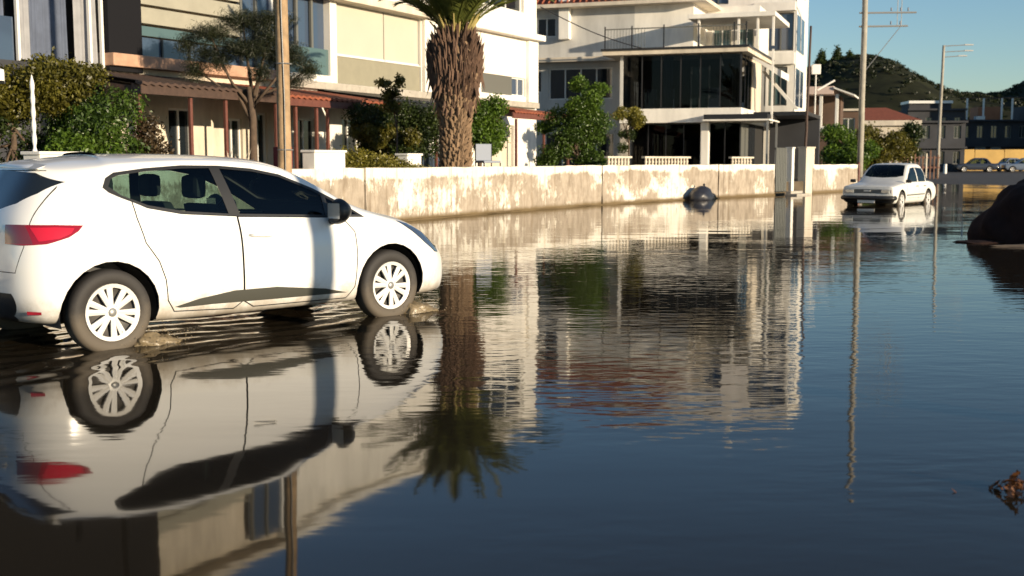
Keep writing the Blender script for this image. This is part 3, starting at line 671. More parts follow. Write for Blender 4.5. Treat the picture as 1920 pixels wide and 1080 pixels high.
def saloon_net():
    def st(X, z5, z6, j7, j8, j9, j10, z11, w=.80):
        return [(X, 0, .22), (X, .52, .22), (X, w - .08, .24), (X, w - .01, .38), (X, w, .58), (X, w - .01, z5), (X, w - .045, z6), (X, *j7), (X, *j8), (X, *j9), (X, *j10), (X, 0, z11)]
    def cap(xs, ys, top):    # end rows: x per key, widths per key
        zz = [.24, .25, .28, .40, .55, .70, .80] + top
        return [(xs[i], ys[i], zz[i]) for i in range(12)]
    N = []
    tb = [.855, .875, .885, .89, .895]
    N.append(cap([-.80, -.84, -.88, -.90, -.90, -.89, -.875, -.86, -.84, -.82, -.80, -.78], [0] * 12, tb))
    N.append(cap([-.78, -.82, -.87, -.89, -.89, -.88, -.865, -.85, -.83, -.81, -.79, -.77], [0, .35, .45, .48, .48, .48, .47, .45, .40, .34, .2, 0], tb))
    N.append(cap([-.70, -.78, -.84, -.87, -.87, -.86, -.84, -.82, -.80, -.78, -.76, -.75], [0, .48, .64, .70, .71, .70, .67, .63, .58, .50, .28, 0], tb))
    N.append(cap([-.6, -.65, -.72, -.75, -.75, -.74, -.73, -.71, -.70, -.69, -.68, -.67], [0, .52, .70, .775, .785, .775, .735, .70, .65, .56, .3, 0], [.875, .895, .905, .91, .915]))
    N.append(st(-.50, .76, .87, (.72, .90), (.67, .92), (.58, .93), (.32, .94), .945))
    N.append(st(-.22, .76, .88, (.725, .915), (.68, .94), (.60, .96), (.34, .98), .985))
    N.append(st(.05, .76, .885, (.71, 1.04), (.64, 1.15), (.57, 1.19), (.33, 1.22), 1.225))
    N.append(st(.30, .76, .89, (.69, 1.12), (.59, 1.32), (.51, 1.365), (.30, 1.385), 1.39))
    N.append(st(.80, .76, .89, (.685, 1.13), (.58, 1.345), (.50, 1.385), (.30, 1.40), 1.405))
    N.append(st(1.30, .76, .89, (.69, 1.12), (.59, 1.32), (.51, 1.365), (.30, 1.385), 1.39))
    N.append(st(1.62, .76, .885, (.715, 1.04), (.65, 1.17), (.58, 1.215), (.34, 1.245), 1.25))
    N.append(st(1.95, .76, .88, (.735, .915), (.69, .945), (.61, .97), (.36, .995), 1.00))
    N.append(st(2.15, .76, .87, (.735, .89), (.68, .905), (.59, .92), (.34, .94), .945))
    N.append(st(2.65, .73, .82, (.73, .845), (.67, .865), (.58, .88), (.33, .90), .905))
    N.append(cap([2.95, 2.98, 3.02, 3.04, 3.04, 3.03, 3.02, 3.01, 3.00, 3.00, 3.00, 3.00], [0, .52, .70, .775, .785, .775, .735, .70, .65, .56, .3, 0], [.80, .82, .83, .845, .85]))
    N.append(cap([3.03, 3.06, 3.10, 3.12, 3.12, 3.11, 3.10, 3.08, 3.06, 3.05, 3.05, 3.05], [0, .48, .64, .71, .72, .71, .69, .66, .60, .52, .3, 0], [.785, .80, .81, .82, .825]))
    N.append(cap([3.05, 3.08, 3.12, 3.15, 3.15, 3.14, 3.12, 3.10, 3.08, 3.07, 3.07, 3.07], [0, .35, .45, .48, .48, .48, .47, .45, .40, .34, .2, 0], [.785, .80, .81, .82, .825]))
    N.append(cap([3.06, 3.09, 3.13, 3.16, 3.16, 3.15, 3.13, 3.11, 3.09, 3.08, 3.08, 3.08], [0] * 12, [.785, .80, .81, .82, .825]))
    return N
def lowz(z): return z * .90 if z <= .9 else .81 + (z - .9) * .595 / .505
def low(P): return [(x, lowz(z)) for x, z in P]
def saloon(name, label, loc_, rz, paint, detail=True, group=None):
    t = thing(name, label, 'car', loc_, rz, group); S = Shell([[(x, y, lowz(z)) for x, y, z in row] for row in saloon_net()], t, ns=4, nk=3)
    A = [(.93, 1.30), (1.30, 1.28), (1.62, 1.12), (1.86, .95), (1.86, .925), (.93, .925)]
    B = [(.28, 1.27), (.86, 1.30), (.86, .925), (.20, .925), (.18, 1.12)]
    Q = [(-.08, .985), (.12, 1.12), (.20, 1.24), (.12, .93), (-.12, .93)]
    A, B, Q = low(A), low(B), low(Q)
    for sg in (-1, 1):
        p = side(sg)
        for x in (0, 2.42):
            for f in cut(S.bm, circle(x, .29, .345, 18), (0, 2), lambda f: f.calc_center_median().y * sg > .45): f[S.tags] = -1
        for k, P in enumerate((A, B, Q)): S.mark(P, (0, 2), p, 3)
        if detail:
            S.mark([(.895, .82), (.905, .82), (.905, .30), (.895, .30)], (0, 2), p, 90); S.mark([(.46, .36), (1.96, .36), (1.96, .37), (.46, .37)], (0, 2), p, 90)
            S.mark([(1.955, .77), (1.965, .77), (1.965, .40), (1.955, .40)], (0, 2), p, 90)
            S.mark([(.38, .44), (2.0, .43), (2.0, .47), (.38, .48)], (0, 2), p, 4)
    S.mark([(1.90, 0), (1.87, .40), (1.80, .60), (1.36, .50), (1.39, 0), (1.36, -.50), (1.80, -.60), (1.87, -.40)], (0, 1), lambda f: f.calc_center_median().z > .8 and f.normal.z > .2, 9)
    S.mark([(-.14, 0), (-.12, .55), (.25, .46), (.27, 0), (.25, -.46), (-.12, -.55)], (0, 1), lambda f: f.calc_center_median().z > .8 and f.normal.z > .2, 8)
    S.mark([(-.80, .16), (.80, .16), (.80, .35), (-.80, .35)], (1, 2), lambda f: f.calc_center_median().x > 2.95, 10)
    S.mark([(-.66, .52), (.66, .52), (.66, .64), (-.66, .64)], (1, 2), lambda f: f.normal.x > .5 and f.calc_center_median().x > 2.9, 7)
    S.make('body', 0, paint); S.make('front_valance', 10, M['blackplastic'])
    S.make('rear_window', 8, M['carglass'], -.004); S.make('windscreen', 9, M['carglass'], -.004)
    S.make('grille', 7, M['greytrim'], -.012); S.make('side_moulding', 4, M['greytrim'], .008)
    for sg in (-1, 1):
        for a, b in ((-1, .16), (.16, .90), (.90, 3)):
            S.make('side_window', 3, M['carglass'], -.004, faces=[f for f in S.bm.faces if f[S.tags] == 3 and f.calc_center_median().y * sg > 0 and a < f.calc_center_median().x < b])
        if detail:
            h = MB().box(3.115, 3.165, .42 * sg, .66 * sg, .525, .635).build('headlight', M['lampglass'], t, bev=.012)
            MB().box(3.08, 3.13, .672 * sg, .725 * sg, .53, .63).build('indicator', M['clearlens'], t, bev=.006)
            MB().box(2.02, 2.10, .775 * sg, .94 * sg, .82, .92).build('wing_mirror', M['blackplastic'], t, bev=.025)
            for x in (1.02, .30): MB().box(x, x + .14, .79 * sg, .815 * sg, .70, .722).build('door_handle', M['blackplastic'], t, bev=.005)
    lin = [f for f in S.bm.faces if f[S.tags] in (0, 4, 7, 90)]; S.make('cabin_lining', 0, M['seat'], -.022, faces=lin)
    MB().tube([(3.0, -.80, .385), (3.15, -.74, .385), (3.21, -.50, .385), (3.225, 0, .385), (3.21, .50, .385), (3.15, .74, .385), (3.0, .80, .385)], .068, 8).build('front_bumper', M['blackplastic'], t, True)
    MB().tube([(-.72, -.80, .385), (-.88, -.74, .385), (-.95, -.50, .385), (-.96, 0, .385), (-.95, .50, .385), (-.88, .74, .385), (-.72, .80, .385)], .058, 8).build('rear_bumper', M['blackplastic'], t, True)
    if detail:
        MB().box(3.215, 3.235, -.26, .26, .24, .33).build('number_plate', M['metal_white'], t, bev=.003)
        MB().box(3.150, 3.168, -.10, .10, .575, .61).build('badge', M['wheelcover'], t, bev=.005)
    for x in (0, 2.42):
        for sg in (-1, 1): wheel(t, x, .715 * sg, .29, .165, .185, 8 if detail else 6, z=.29); arch(x, .29, .345, sg, .45, .74, t)
    for y in (-.34, .34): car_seat(t, 1.0, y, z=.48)
    car_seat(t, .25, 0, 1.1, z=.48)
    MB().box(1.60, 1.85, -.64, .64, .62, .79).build('dashboard', M['seat'], t, bev=.04)
    S.bm.free(); return t
saloon('saloon_car', 'old white boxy saloon with black bumper coming towards the camera through the water', (12.456, 37.31, -.15), math.atan2(-.797, -.605), M['paint2'])

# ------------------------------------------------------------------ street wall
def street_wall():
    def run(P, root, t0=0):
        seg = []
        for i in range(len(P) - 1):
            a, b = Vector(P[i]), Vector(P[i + 1]); n = max(1, int((b - a).length / .5))
            seg += [a.lerp(b, k / n) for k in range(n)]
        seg.append(Vector(P[-1])); return seg
    def strip(name, pts, z0, z1, out, back, mt, root, seed=1, bumpy=.012):
        rg = random.Random(seed); vs = []; fs = []; m = len(pts); cols = 7
        for i, p in enumerate(pts):
            d = (pts[min(i + 1, m - 1)] - pts[max(i - 1, 0)]).normalized(); n = Vector((d.y, -d.x))
            for k in range(cols):
                z = z0 + (z1 - z0) * k / (cols - 1); o = out + rg.uniform(-bumpy, bumpy) * (0 < k < cols - 1)
                vs.append((p.x + n.x * o, p.y + n.y * o, z + (rg.uniform(-.018, .012) if k == cols - 1 else 0)))
            vs.append((p.x - n.x * back, p.y - n.y * back, z1)); vs.append((p.x - n.x * back, p.y - n.y * back, z0))
        c = cols + 2
        for i in range(m - 1):
            for k in range(c - 1): fs.append((i * c + k, (i + 1) * c + k, (i + 1) * c + k + 1, i * c + k + 1))
        fs.append(tuple(range(c))); fs.append(tuple((m - 1) * c + k for k in range(c))[::-1])
        return fromdata(name, vs, fs, mt, root)
    t = thing('garden_wall', 'long low garden wall with white paint peeling off tan render along the flooded street', 'wall')
    pts = run(WL, t); cutx = [-3.1, 2.80, 7.55, 99]; panels = []; cur = []
    for p in pts:
        if p.x > cutx[0]:
            if len(cur) > 1: panels.append(cur)
            d = (p - cur[-1]).normalized(); cur = [cur[-1] + d * .07]; cutx.pop(0)
        cur.append(p)
    panels.append(cur)
    for i, c in enumerate(panels): strip('wall_panel', c, -.05, 1.19, 0, .22, M['peel'], t, i)
    strip('wall_core', pts, -.05, 1.15, -.06, .20, M['concrete'], t, 9, 0)
    strip('wall_foot', pts, -.05, .035, .05, 0.0, M['peel'], t, 11, .015)
    t2 = thing('garden_wall', 'short white garden wall beyond the gate, behind the old saloon', 'wall')
    strip('wall_panel', run(WL2, t2), -.05, 1.16, 0, .22, M['peel'], t2, 20)
street_wall()
def pier(name, label, x, y, rz, w, d, z0, z1, mt, cap=True, cat='pillar'):
    t = thing(name, label, cat, (x, y, z0), rz)
    MB().box(-w / 2, w / 2, -d / 2, d / 2, 0, z1 - z0 - (.05 if cap else 0)).build('shaft', mt, t, bev=.01)
    if cap: MB().box(-w / 2 - .03, w / 2 + .03, -d / 2 - .03, d / 2 + .03, z1 - z0 - .05, z1 - z0).build('cap', mt, t, bev=.012)
    return t
WA = R(63)
pier('wall_pier', 'stained white block on the wall just right of the wooden pole', -3.82, 23.9, WA, 1.05, .3, .50, 1.56, M['white_wall'], True, 'pier')
pier('wall_pier', 'low white block on the wall left of the palm trunk', -2.42, 27.6, WA, .62, .3, .50, 1.51, M['white_wall'], True, 'pier')
pier('wall_pier', 'bright white block at the far left behind the hatchback roof', -6.95, 17.7, WA, .70, .35, .50, 1.49, M['white_wall'], True, 'pier')
pier('gate_pillar', 'slim white gate pillar left of the wide one', 10.98, 46.35, R(50), .20, .25, -.05, 1.85, M['white_wall'])
pier('gate_pillar', 'wide stained white gate pillar at the end of the far wall', 11.95, 47.7, R(50), .75, .35, -.05, 1.88, M['cream'])
g = thing('garden_gate', 'dark grey slatted metal gate between the long wall and the pillars', 'gate', (10.1, 45.1, .12), R(50))
for k in range(7): MB().box(.06 + .13 * k, .16 + .13 * k, -.02, .02, .02, 1.7).build('slat', M['greytrim'], g)
MB().box(0, 1.02, .022, .05, 0, .08).box(0, 1.02, .022, .05, 1.62, 1.70).build('rail', M['dark'], g)
g = thing('steps', 'pair of dark wet steps in front of the metal gate', 'steps', (10.45, 44.85, -.04), R(50))
MB().box(0, 1.2, -.5, 0, 0, .10).build('tread', M['concrete'], g, bev=.01); MB().box(.1, 1.1, -.2, .02, .10, .20).build('tread', M['concrete'], g, bev=.01)
# rubbish bag at the foot of the wall
bm = bmesh.new(); bmesh.ops.create_icosphere(bm, subdivisions=4, radius=1); rg = random.Random(8)
from mathutils import noise as mn
for v in bm.verts:
    d = v.co.copy(); k = 1 + .10 * mn.noise(d * 1.7) + .05 * mn.noise(d * 5) + .03 * abs(mn.noise(d * 11)); v.co = Vector((d.x * .60 * k, d.y * .40 * k, max(-.08, d.z * .50 * k)))
o = frombm('rubbish_bag', bm, M['bag'], None, True); o.scale = (.92, .9, .85); o.location = (6.45, 39.85, .05); o.rotation_euler = (0, 0, R(52)); setp(o, 'bulging dark grey rubbish bag at the foot of the peeling wall', 'rubbish bag')
MB().tube([(.12, 0, .42), (.17, -.02, .52), (.22, .03, .55)], [.07, .025, .05], 7).build('knot', M['bag'], o, True)

# balustrade runs on the wall top
def balustrade(label, p, q, n, z=1.19):
    p, q = Vector(p), Vector(q); d = q - p; t = thing('balustrade', label, 'balustrade', (p.x, p.y, z), math.atan2(d.y, d.x), 'concrete balustrades on the wall top'); L = d.length
    me = None
    for k in range(n):
        x = (k + .5) * L / n
        if me is None:
            vs, fs = lathe([(.045, 0), (.045, .03), (.03, .05), (.055, .10), (.03, .17), (.045, .20), (.045, .22)], 8, 'z'); o = fromdata('baluster', vs, fs, M['cream'], t, True); me = o.data
        else: o = bpy.data.objects.new('baluster', me); C.objects.link(o); o.parent = t
        o.location = (x, 0, 0)
    MB().box(-.05, L + .05, -.07, .07, .22, .28).build('rail', M['cream'], t, bev=.008)
balustrade('short cream balustrade by the lemon tree', (2.9, 35.9), (3.7, 37.0), 7)
balustrade('middle cream balustrade under the glazed balcony', (4.25, 37.8), (6.05, 40.3), 14)
balustrade('cream balustrade nearest the metal gate', (8.0, 42.95), (9.0, 44.1), 7)

# ------------------------------------------------------------------ palm
def palm():
    base = Vector((-1.42, 29.6, .48)); t = thing('palm_tree', 'thick date palm with shaggy swollen top and upright fronds behind the wall', 'tree', base)
    rg = random.Random(2)
    prof = [(0, .50), (.3, .42), (.9, .385), (1.6, .375), (2.2, .44), (2.6, .58), (3.0, .68), (3.4, .68), (3.75, .56), (3.95, .38), (4.15, .25)]
    vs = []; fs = []; n = 30; zs = np.linspace(0, 4.1, 60); rr = np.interp(zs, [p[0] for p in prof], [p[1] for p in prof])
    for i, z in enumerate(zs):
        for j in range(n):
            a = 2 * math.pi * j / n; r = rr[i] - .06 + .02 * math.sin(j * 3 + i); vs.append((r * math.cos(a), r * math.sin(a), z))
    for i in range(len(zs) - 1):
        for j in range(n): fs.append((i * n + j, i * n + (j + 1) % n, (i + 1) * n + (j + 1) % n, (i + 1) * n + j))
    fromdata('trunk', vs, fs, M['palmbark'], t, True)
    # overlapping cut leaf bases in a spiral; small and tight low down, long and shaggy on the swollen top
    def boots(name, lo, hi, cnt, mt, ln, wd, out):
        v = []; f = []
        for k in range(cnt):
            u = (k + .5) / cnt; z = lo + (hi - lo) * u; a = k * 2.39996 + rg.uniform(-.12, .12); r = float(np.interp(z, [p[0] for p in prof], [p[1] for p in prof])) - .05
            L = ln * rg.uniform(.7, 1.25); w = wd * rg.uniform(.8, 1.2); c, s = math.cos(a), math.sin(a); o = out * rg.uniform(.5, 1.4); dn = rg.choice([1, 1, 1, 1, -1]) if name == 'leaf_stubs' else 1
            def P(x, y, zz): return (c * (r + x) - s * y, s * (r + x) + c * y, z + zz * dn)
            k0 = len(v); v += [P(-.02, -w, 0), P(-.02, w, 0), P(.05, 0, -.02), P(o, -w * .5, L * .8), P(o, w * .5, L * .8), P(o + .03, 0, L)]
            f += [(k0, k0 + 2, k0 + 5, k0 + 3), (k0 + 2, k0 + 1, k0 + 4, k0 + 5), (k0, k0 + 3, k0 + 4, k0 + 1), (k0 + 3, k0 + 5, k0 + 4)]
        setp(fromdata(name, v, f, mt, t), kind='stuff')
    boots('leaf_scars', .15, 2.35, 420, M['palmbark'], .15, .075, .085)
    boots('leaf_stubs', 2.15, 4.0, 620, M['palmboot'], .34, .045, .085)
    # fronds
    def frond_mesh(seed, L, droop):
        r2 = random.Random(seed); v = []; f = []; N = 46
        pts = [Vector((L * u * (1 - .12 * u * u), 0, L * (.10 * u - droop * u * u * .55))) for u in [k / N for k in range(N + 1)]]
        for k in range(N):
            a, b = pts[k], pts[k + 1]; w = .030 * (1 - k / N) + .006; j = len(v)
            v += [a + Vector((0, -w, 0)), a + Vector((0, w, 0)), b + Vector((0, w, 0)), b + Vector((0, -w, 0)), a + Vector((0, 0, -w)), b + Vector((0, 0, -w))]; f += [(j, j + 1, j + 2, j + 3), (j, j + 3, j + 5, j + 4), (j + 1, j + 4, j + 5, j + 2)]
            u = k / N
            if u < .10: continue
            ll = .46 * math.sin(math.pi * min(1, .18 + u * .85)) ** .7 + .05
            for sg in (-1, 1):
                for q in (0, .5):
                    c = a.lerp(b, q); d = (pts[min(k + 2, N)] - pts[k]).normalized() * .75 + Vector((0, sg * .8, .28 + r2.uniform(-.2, .2))); d.normalize(); tip = c + d * ll * r2.uniform(.85, 1.1) + Vector((0, 0, -.07)); wv = Vector((.017, 0, .003))
                    j = len(v); v += [c - wv, c + wv, tip]; f.append((j, j + 1, j + 2))
        me = bpy.data.meshes.new('frond'); me.from_pydata([tuple(x) for x in v], [], f); me.update(); me.materials.append(M['palm_leaf']); return me
    ms = [frond_mesh(s, L, dr) for s, L, dr in ((1, 3.0, .35), (2, 2.7, .55), (3, 2.3, .2), (4, 2.9, .8))]
    for k in range(58):
        el = R(88 - 50 * (k / 58) ** .8 + rg.uniform(-5, 5)); az = k * 2.39996 + rg.uniform(-.2, .2)
        o = bpy.data.objects.new('frond', ms[k % 3 if el > R(52) else 3]); C.objects.link(o); o.parent = t
        r = .17 + .05 * (k / 58); o.location = (r * math.cos(az), r * math.sin(az), 4.0 + .25 * (1 - k / 58)); o.rotation_euler = (rg.uniform(-.3, .3), -el, az)
    v = []; f = []
    mb = MB()
    for k in range(46):
        az = k * 2.39996; e = R(rg.uniform(48, 86)); c = Vector((.22 * math.cos(az), .22 * math.sin(az), 3.80)); d = Vector((math.cos(az) * math.cos(e), math.sin(az) * math.cos(e), math.sin(e)))
        mb.tube([c, c + d * .35, c + d * rg.uniform(.5, .85)], [.035, .028, .018], 5)
    setp(mb.build('frond_stalks', M['palmstalk'], t), kind='stuff')
palm()

# ------------------------------------------------------------------ other trees and shrubs
def tree(name, label, cat, base, blobs, n, size, lm, trunk=None, seed=0, group=None, **kw):
    base = Vector(base); t = thing(name, label, cat, base, 0, group)
    for i, (b, cnt, m_) in enumerate(zip(blobs, n, lm)):
        o = leaf_cloud('foliage', b, cnt, size, M[m_], t, seed + i, **kw); setp(o, kind='stuff')
    if trunk:
        rg = random.Random(seed); mb = MB(); h, r = trunk; top = Vector((rg.uniform(-.1, .1), rg.uniform(-.1, .1), h))
        mb.tube([(0, 0, 0), (.02, .01, h * .35), (.04, -.02, h * .7), top], [r * 1.3, r, r * .85, r * .7], 9).build('trunk', M['bark'], t, True)
        for b in [x for bb in blobs for x in bb][:9]:
            c = Vector(b[:3]); s_ = Vector((.03, 0, h * rg.uniform(.6, .98))); m_ = s_.lerp(c, .55) + Vector((0, 0, -.08))
            MB().tube([s_, m_, c], [r * .5, r * .32, r * .12], 6).build('branch', M['bark'], t, True)
    return t
def bl(rg, n, x, y, z, s): return [(rg.uniform(*x), rg.uniform(*y), rg.uniform(*z), rg.uniform(*s), rg.uniform(*s), rg.uniform(*s) * .8) for _ in range(n)]
q = random.Random(5)
tree('shrub', 'tall olive bush rising at the far left edge behind the hatchback', 'shrub', (-8.75, 20.6, .5), [bl(q, 12, (-.9, .35), (-.5, .5), (.5, 2.2), (.35, .6)), bl(q, 9, (-.8, .5), (-.8, -.1), (1.7, 2.5), (.25, .5))], [9000, 6500], .055, ['leaf_dark', 'leaf_olive'], (1.8, .06), 11)
tree('shrub', 'dense green bush with olive crown beside the dark column', 'shrub', (-7.75, 21.0, .5), [bl(q, 14, (-.45, .75), (-.5, .5), (.3, 1.8), (.35, .6)), bl(q, 8, (-.5, .3), (-.7, 0), (1.9, 2.65), (.25, .42)), bl(q, 5, (-.2, .7), (-.8, -.4), (.4, 1.1), (.25, .4))], [12000, 6500, 4200], .05, ['leaf_mid', 'leaf_olive', 'leaf_green'], (1.8, .06), 21)
tree('shrub', 'thin brown twiggy bush left of the red porch posts', 'shrub', (-6.75, 21.4, .5), [bl(q, 8, (-.3, .35), (-.3, .3), (.4, 1.8), (.25, .45)), bl(q, 4, (-.4, .2), (-.5, -.2), (.1, .8), (.3, .4))], [3200, 2500], .05, ['leaf_brown', 'leaf_dark'], (1.4, .03), 31, shell=.3)
tree('pine_tree', 'leaning sparse pine with a flat crown behind the wooden pole', 'tree', (-6.25, 28.3, .5),
     [[(-.95, 0, 3.85, .55, .5, .24), (-.2, .2, 4.15, .75, .5, .3), (.5, .1, 4.2, .6, .4, .22), (-1.3, 0, 3.0, .35, .3, .35), (-.7, -.2, 3.2, .35, .3, .3), (.3, -.3, 2.9, .3, .3, .25), (.45, 0, 3.75, .5, .5, .35), (1.0, -.1, 3.35, .42, .4, .32), (1.35, .1, 3.0, .3, .35, .3), (-1.1, .1, 3.4, .3, .3, .3), (.1, -.3, 3.45, .5, .4, .25), (.95, .2, 2.75, .35, .3, .22), (-.4, .2, 3.5, .6, .4, .3), (.6, .2, 3.3, .5, .4, .3), (-1.5, 0, 3.6, .3, .3, .3)]], [24000], .080, ['leaf_pine'], (2.6, .10), 41, aspect=.07, shell=.25)
tree('garden_tree', 'dark leafy tree in the garden left of the palm trunk', 'tree', (-3.25, 33.0, .5), [bl(q, 15, (-.9, 1.1), (-.7, .7), (1.0, 2.15), (.4, .65)), bl(q, 7, (-.9, 1.0), (-1.0, -.5), (1.2, 2.4), (.2, .4))], [15000, 5000], .058, ['leaf_dark', 'leaf_olive'], (1.6, .09), 51)
tree('oleander', 'wispy sunlit shrub poking above the dark tree left of the palm', 'shrub', (-3.05, 30.9, .5), [bl(q, 6, (-.35, .35), (-.2, .2), (2.2, 2.9), (.16, .28))], [1100], .06, ['leaf_olive'], (2.3, .03), 55, shell=.2)
tree('garden_tree', 'green bush half hidden right of the palm trunk', 'tree', (-.95, 33.6, .5), [bl(q, 9, (-.4, .55), (-.4, .4), (.9, 2.6), (.3, .5))], [7500], .065, ['leaf_green'], (1.5, .07), 61)
tree('lemon_tree', 'bright green bushy tree beside the glass fronted villa', 'tree', (2.05, 37.7, .5), [bl(q, 15, (-.75, .75), (-.6, .6), (.7, 2.3), (.35, .58)), bl(q, 9, (-.5, .8), (-.9, -.3), (1.4, 3.1), (.22, .42)), [(-1.0, 0, 1.9, .3, .3, .2), (-.95, 0, .8, .35, .3, .25), (.1, 0, 3.25, .3, .3, .25)]], [13000, 7500, 2600], .056, ['leaf_mid', 'leaf_green', 'leaf_green'], (1.4, .07), 71)
tree('hedge', 'yellow green trailing hedge spilling over the wall left of the palm', 'hedge', (-3.1, 26.3, 1.0), [[(-.78, -.1, .25, .35, .35, .32), (-.35, .1, .27, .4, .35, .33), (.1, .3, .22, .42, .35, .28), (.5, .7, .14, .42, .35, .22), (.85, 1.2, .05, .4, .35, .18), (-.9, -.2, .0, .3, .3, .3), (-.1, .3, .0, .5, .35, .25)]], [9500], .04, ['leaf_yellow'], None, 81)
tree('shrub', 'small yellowing shrub against the shaded villa wall', 'shrub', (4.55, 46.2, .5), [bl(q, 7, (-.4, .45), (-.3, .3), (2.2, 2.85), (.2, .38)), bl(q, 3, (-.3, .2), (-.2, .2), (1.2, 2.0), (.15, .3))], [2600, 700], .06, ['leaf_yellow', 'leaf_dark'], (2.2, .035), 91)
tree('garden_tree', 'olive green trees behind the short wall, right of the concrete pole', 'tree', (22.6, 72, .5), [bl(q, 14, (-2.2, 1.2), (-1, 1), (.8, 2.3), (.7, 1.1))], [11000], .12, ['leaf_olive'], (1.8, .12), 101)
tree('garden_tree', 'green tree under the white columned house', 'tree', (19.9, 70, .5), [bl(q, 12, (-1.2, 1.2), (-1, 1), (.6, 2.5), (.55, .9))], [8500], .12, ['leaf_green'], (1.8, .12), 105)
tree('garden_tree', 'dark tree in front of the shaded far houses', 'tree', (28.6, 84, .5), [bl(q, 8, (-1.1, 1.1), (-.6, .6), (.5, 3.0), (.5, .8))], [5000], .14, ['leaf_dark'], (1.6, .1), 111)
for k, (x, h) in enumerate(((100.5, 9), (105.5, 10), (109.5, 8.5))):
    tree('pine_tree', ['leftmost of the pines on the ridge', 'tallest of the pines on the ridge', 'rightmost of the pines on the ridge'][k] + ' behind the thin dark pole', 'tree', (x, 386, 28), [[(0, 0, h * .45, 1.8, 1.8, h * .35), (.4, 0, h * .7, 1.2, 1.2, h * .3), (-.5, 0, h * .3, 1.9, 1.9, h * .25)]], [1600], .5, ['leaf_dark'], (h * .5, .3), 120 + k, 'pines on the ridge')
ridge = [(20, 5), (70, 22), (98, 31), (108, 34.5), (117, 36), (125, 34), (133, 29), (143, 24.5), (150, 23.3), (158, 23), (165, 23.5), (171, 26.5), (178, 30.5), (190, 36)]
q = random.Random(77); hb_ = []
for k in range(620):
    x = q.uniform(94, 188); t_ = -abs(q.gauss(0, .33)); t_ = max(-.8, t_); h = np.interp(x, [p[0] for p in ridge], [p[1] for p in ridge]) * (1 - abs(t_) ** 1.8); r_ = q.uniform(.6, 1.5); hb_.append((x * (1 + .12 * t_), 400 + t_ * 110, h + .1, r_, r_, q.uniform(.3, .7)))
setp(leaf_cloud('hill_scrub', hb_, 15000, .42, M['leaf_scrub'], None, 7), 'dark green scrub covering the hill behind the street', 'scrub', kind='stuff')
# spiky agave behind the hatchback roof
t = thing('agave', 'pale spiky agave plant behind the roof of the hatchback', 'plant', (-5.45, 22.3, 1.0)); v = None; q = random.Random(3)
mb = MB(); mb.add([(0, -.02, 0), (0, .02, 0), (.22, .025, .25), (.42, 0, .52), (.22, -.025, .25), (.23, 0, .22)], [(0, 5, 2, 1), (0, 4, 5), (5, 3, 2), (4, 3, 5)]); lf = mb.build('leaf', M['cream'], t)
for k in range(34):
    o = lf if k == 0 else lf.copy()
    if k: C.objects.link(o)
    o.rotation_euler = (0, R(q.uniform(-35, 25)), q.uniform(0, 6.3)); o.location = (q.uniform(-.38, .38), q.uniform(-.2, .2), q.uniform(-.05, .05)); s_ = q.uniform(.6, .95); o.scale = (s_,) * 3

# ------------------------------------------------------------------ poles
def util_pole(name, label, x, y, z0, z1, r0, r1, mt, lean=(0, 0)):
    t = thing(name, label, 'pole', (x, y, z0)); H = z1 - z0; q = random.Random(int(x * 10)); n = 12
    pts = [(lean[0] * k / n + q.uniform(-.01, .01), lean[1] * k / n, H * k / n) for k in range(n + 1)]
    MB().tube(pts, [r0 + (r1 - r0) * k / n for k in range(n + 1)], 14).build('shaft', mt, t, True); return t
t = util_pole('wooden_pole', 'tan wooden utility pole standing just behind the hatchback', -4.28, 22.2, -.05, 9.0, .135, .10, M['polewood'], (-.05, 0))
MB().tube([(.02, -.14, .6), (.03, -.135, 2.5), (0, -.13, 4.2), (.02, -.125, 8)], .014, 6).build('cable', M['dark'], t)
for z in (1.6, 3.2, 4.7): MB().tube([(.141 * math.cos(a * .5), .141 * math.sin(a * .5), z) for a in range(13)], .012, 5).build('band', M['metal_grey'], t)
t = util_pole('concrete_pole', 'tall concrete power pole with long crossarms right of the villas', 17.15, 57.9, .45, 15.5, .15, .12, M['poleconc'])
for z, L in ((7.35, 2.3), (8.0, 2.7), (9.2, 2.7), (10.3, 2.7)):
    a = MB().tube([(-.25, .0, z), (L, .6, z + .10)], .05, 6).build('crossarm', M['metal_grey'], t)
    for k in (1.4, 1.9, 2.3):
        if k < L: vs, fs = lathe([(.03, 0), (.05, .04), (.03, .08), (.05, .12), (.02, .17)], 8, 'z'); i_ = fromdata('insulator', vs, fs, M['bluebox'], a, True); i_.location = (k, .25 * k, z + .08 + .04 * k)
for k in (1.75, 1.95): MB().tube([(k, .48, 7.45), (k, .48, 9.3)], .02, 5).build('strut', M['metal_grey'], t)
MB().tube([(.08, 0, 5.2), (1.9, .45, 7.4)], .02, 5).build('brace', M['metal_grey'], t)
t = util_pole('street_lamp_pole', 'slim concrete pole with three short arms in front of the far houses', 29.7, 82, .1, 9.2, .12, .09, M['poleconc'], (.12, 0))
for z, L in ((8.65, 2.0), (9.05, 2.0), (8.3, 1.6)): MB().tube([(.08, 0, z), (L, .3, z + .12)], .035, 6).build('arm', M['metal_grey'], t); MB().box(L - .35, L + .25, .2, .4, z + .08, z + .16).build('lamp_head', M['metal_grey'], t)
t = util_pole('thin_pole', 'thin dark pole leaning right by the garden gate', 12.35, 49.6, .45, 6.9, .065, .045, M['brownwood'], (.12, 0))
t = util_pole('fence_post', 'short rusty post at the end of the short white wall', 15.35, 52.0, -.05, 1.25, .07, .06, M['redwood'])
t = util_pole('bollard', 'tiny white bollard on the far dry road', 39.3, 106.5, .05, .95, .16, .14, M['metal_white'])
# the lamp post beside the camera position whose shadow falls on the hatchback door
t = util_pole('lamp_post', 'grey lamp post to the right of the camera', 5.01, 4.16, -.05, 7.2, .125, .10, M['poleconc'])
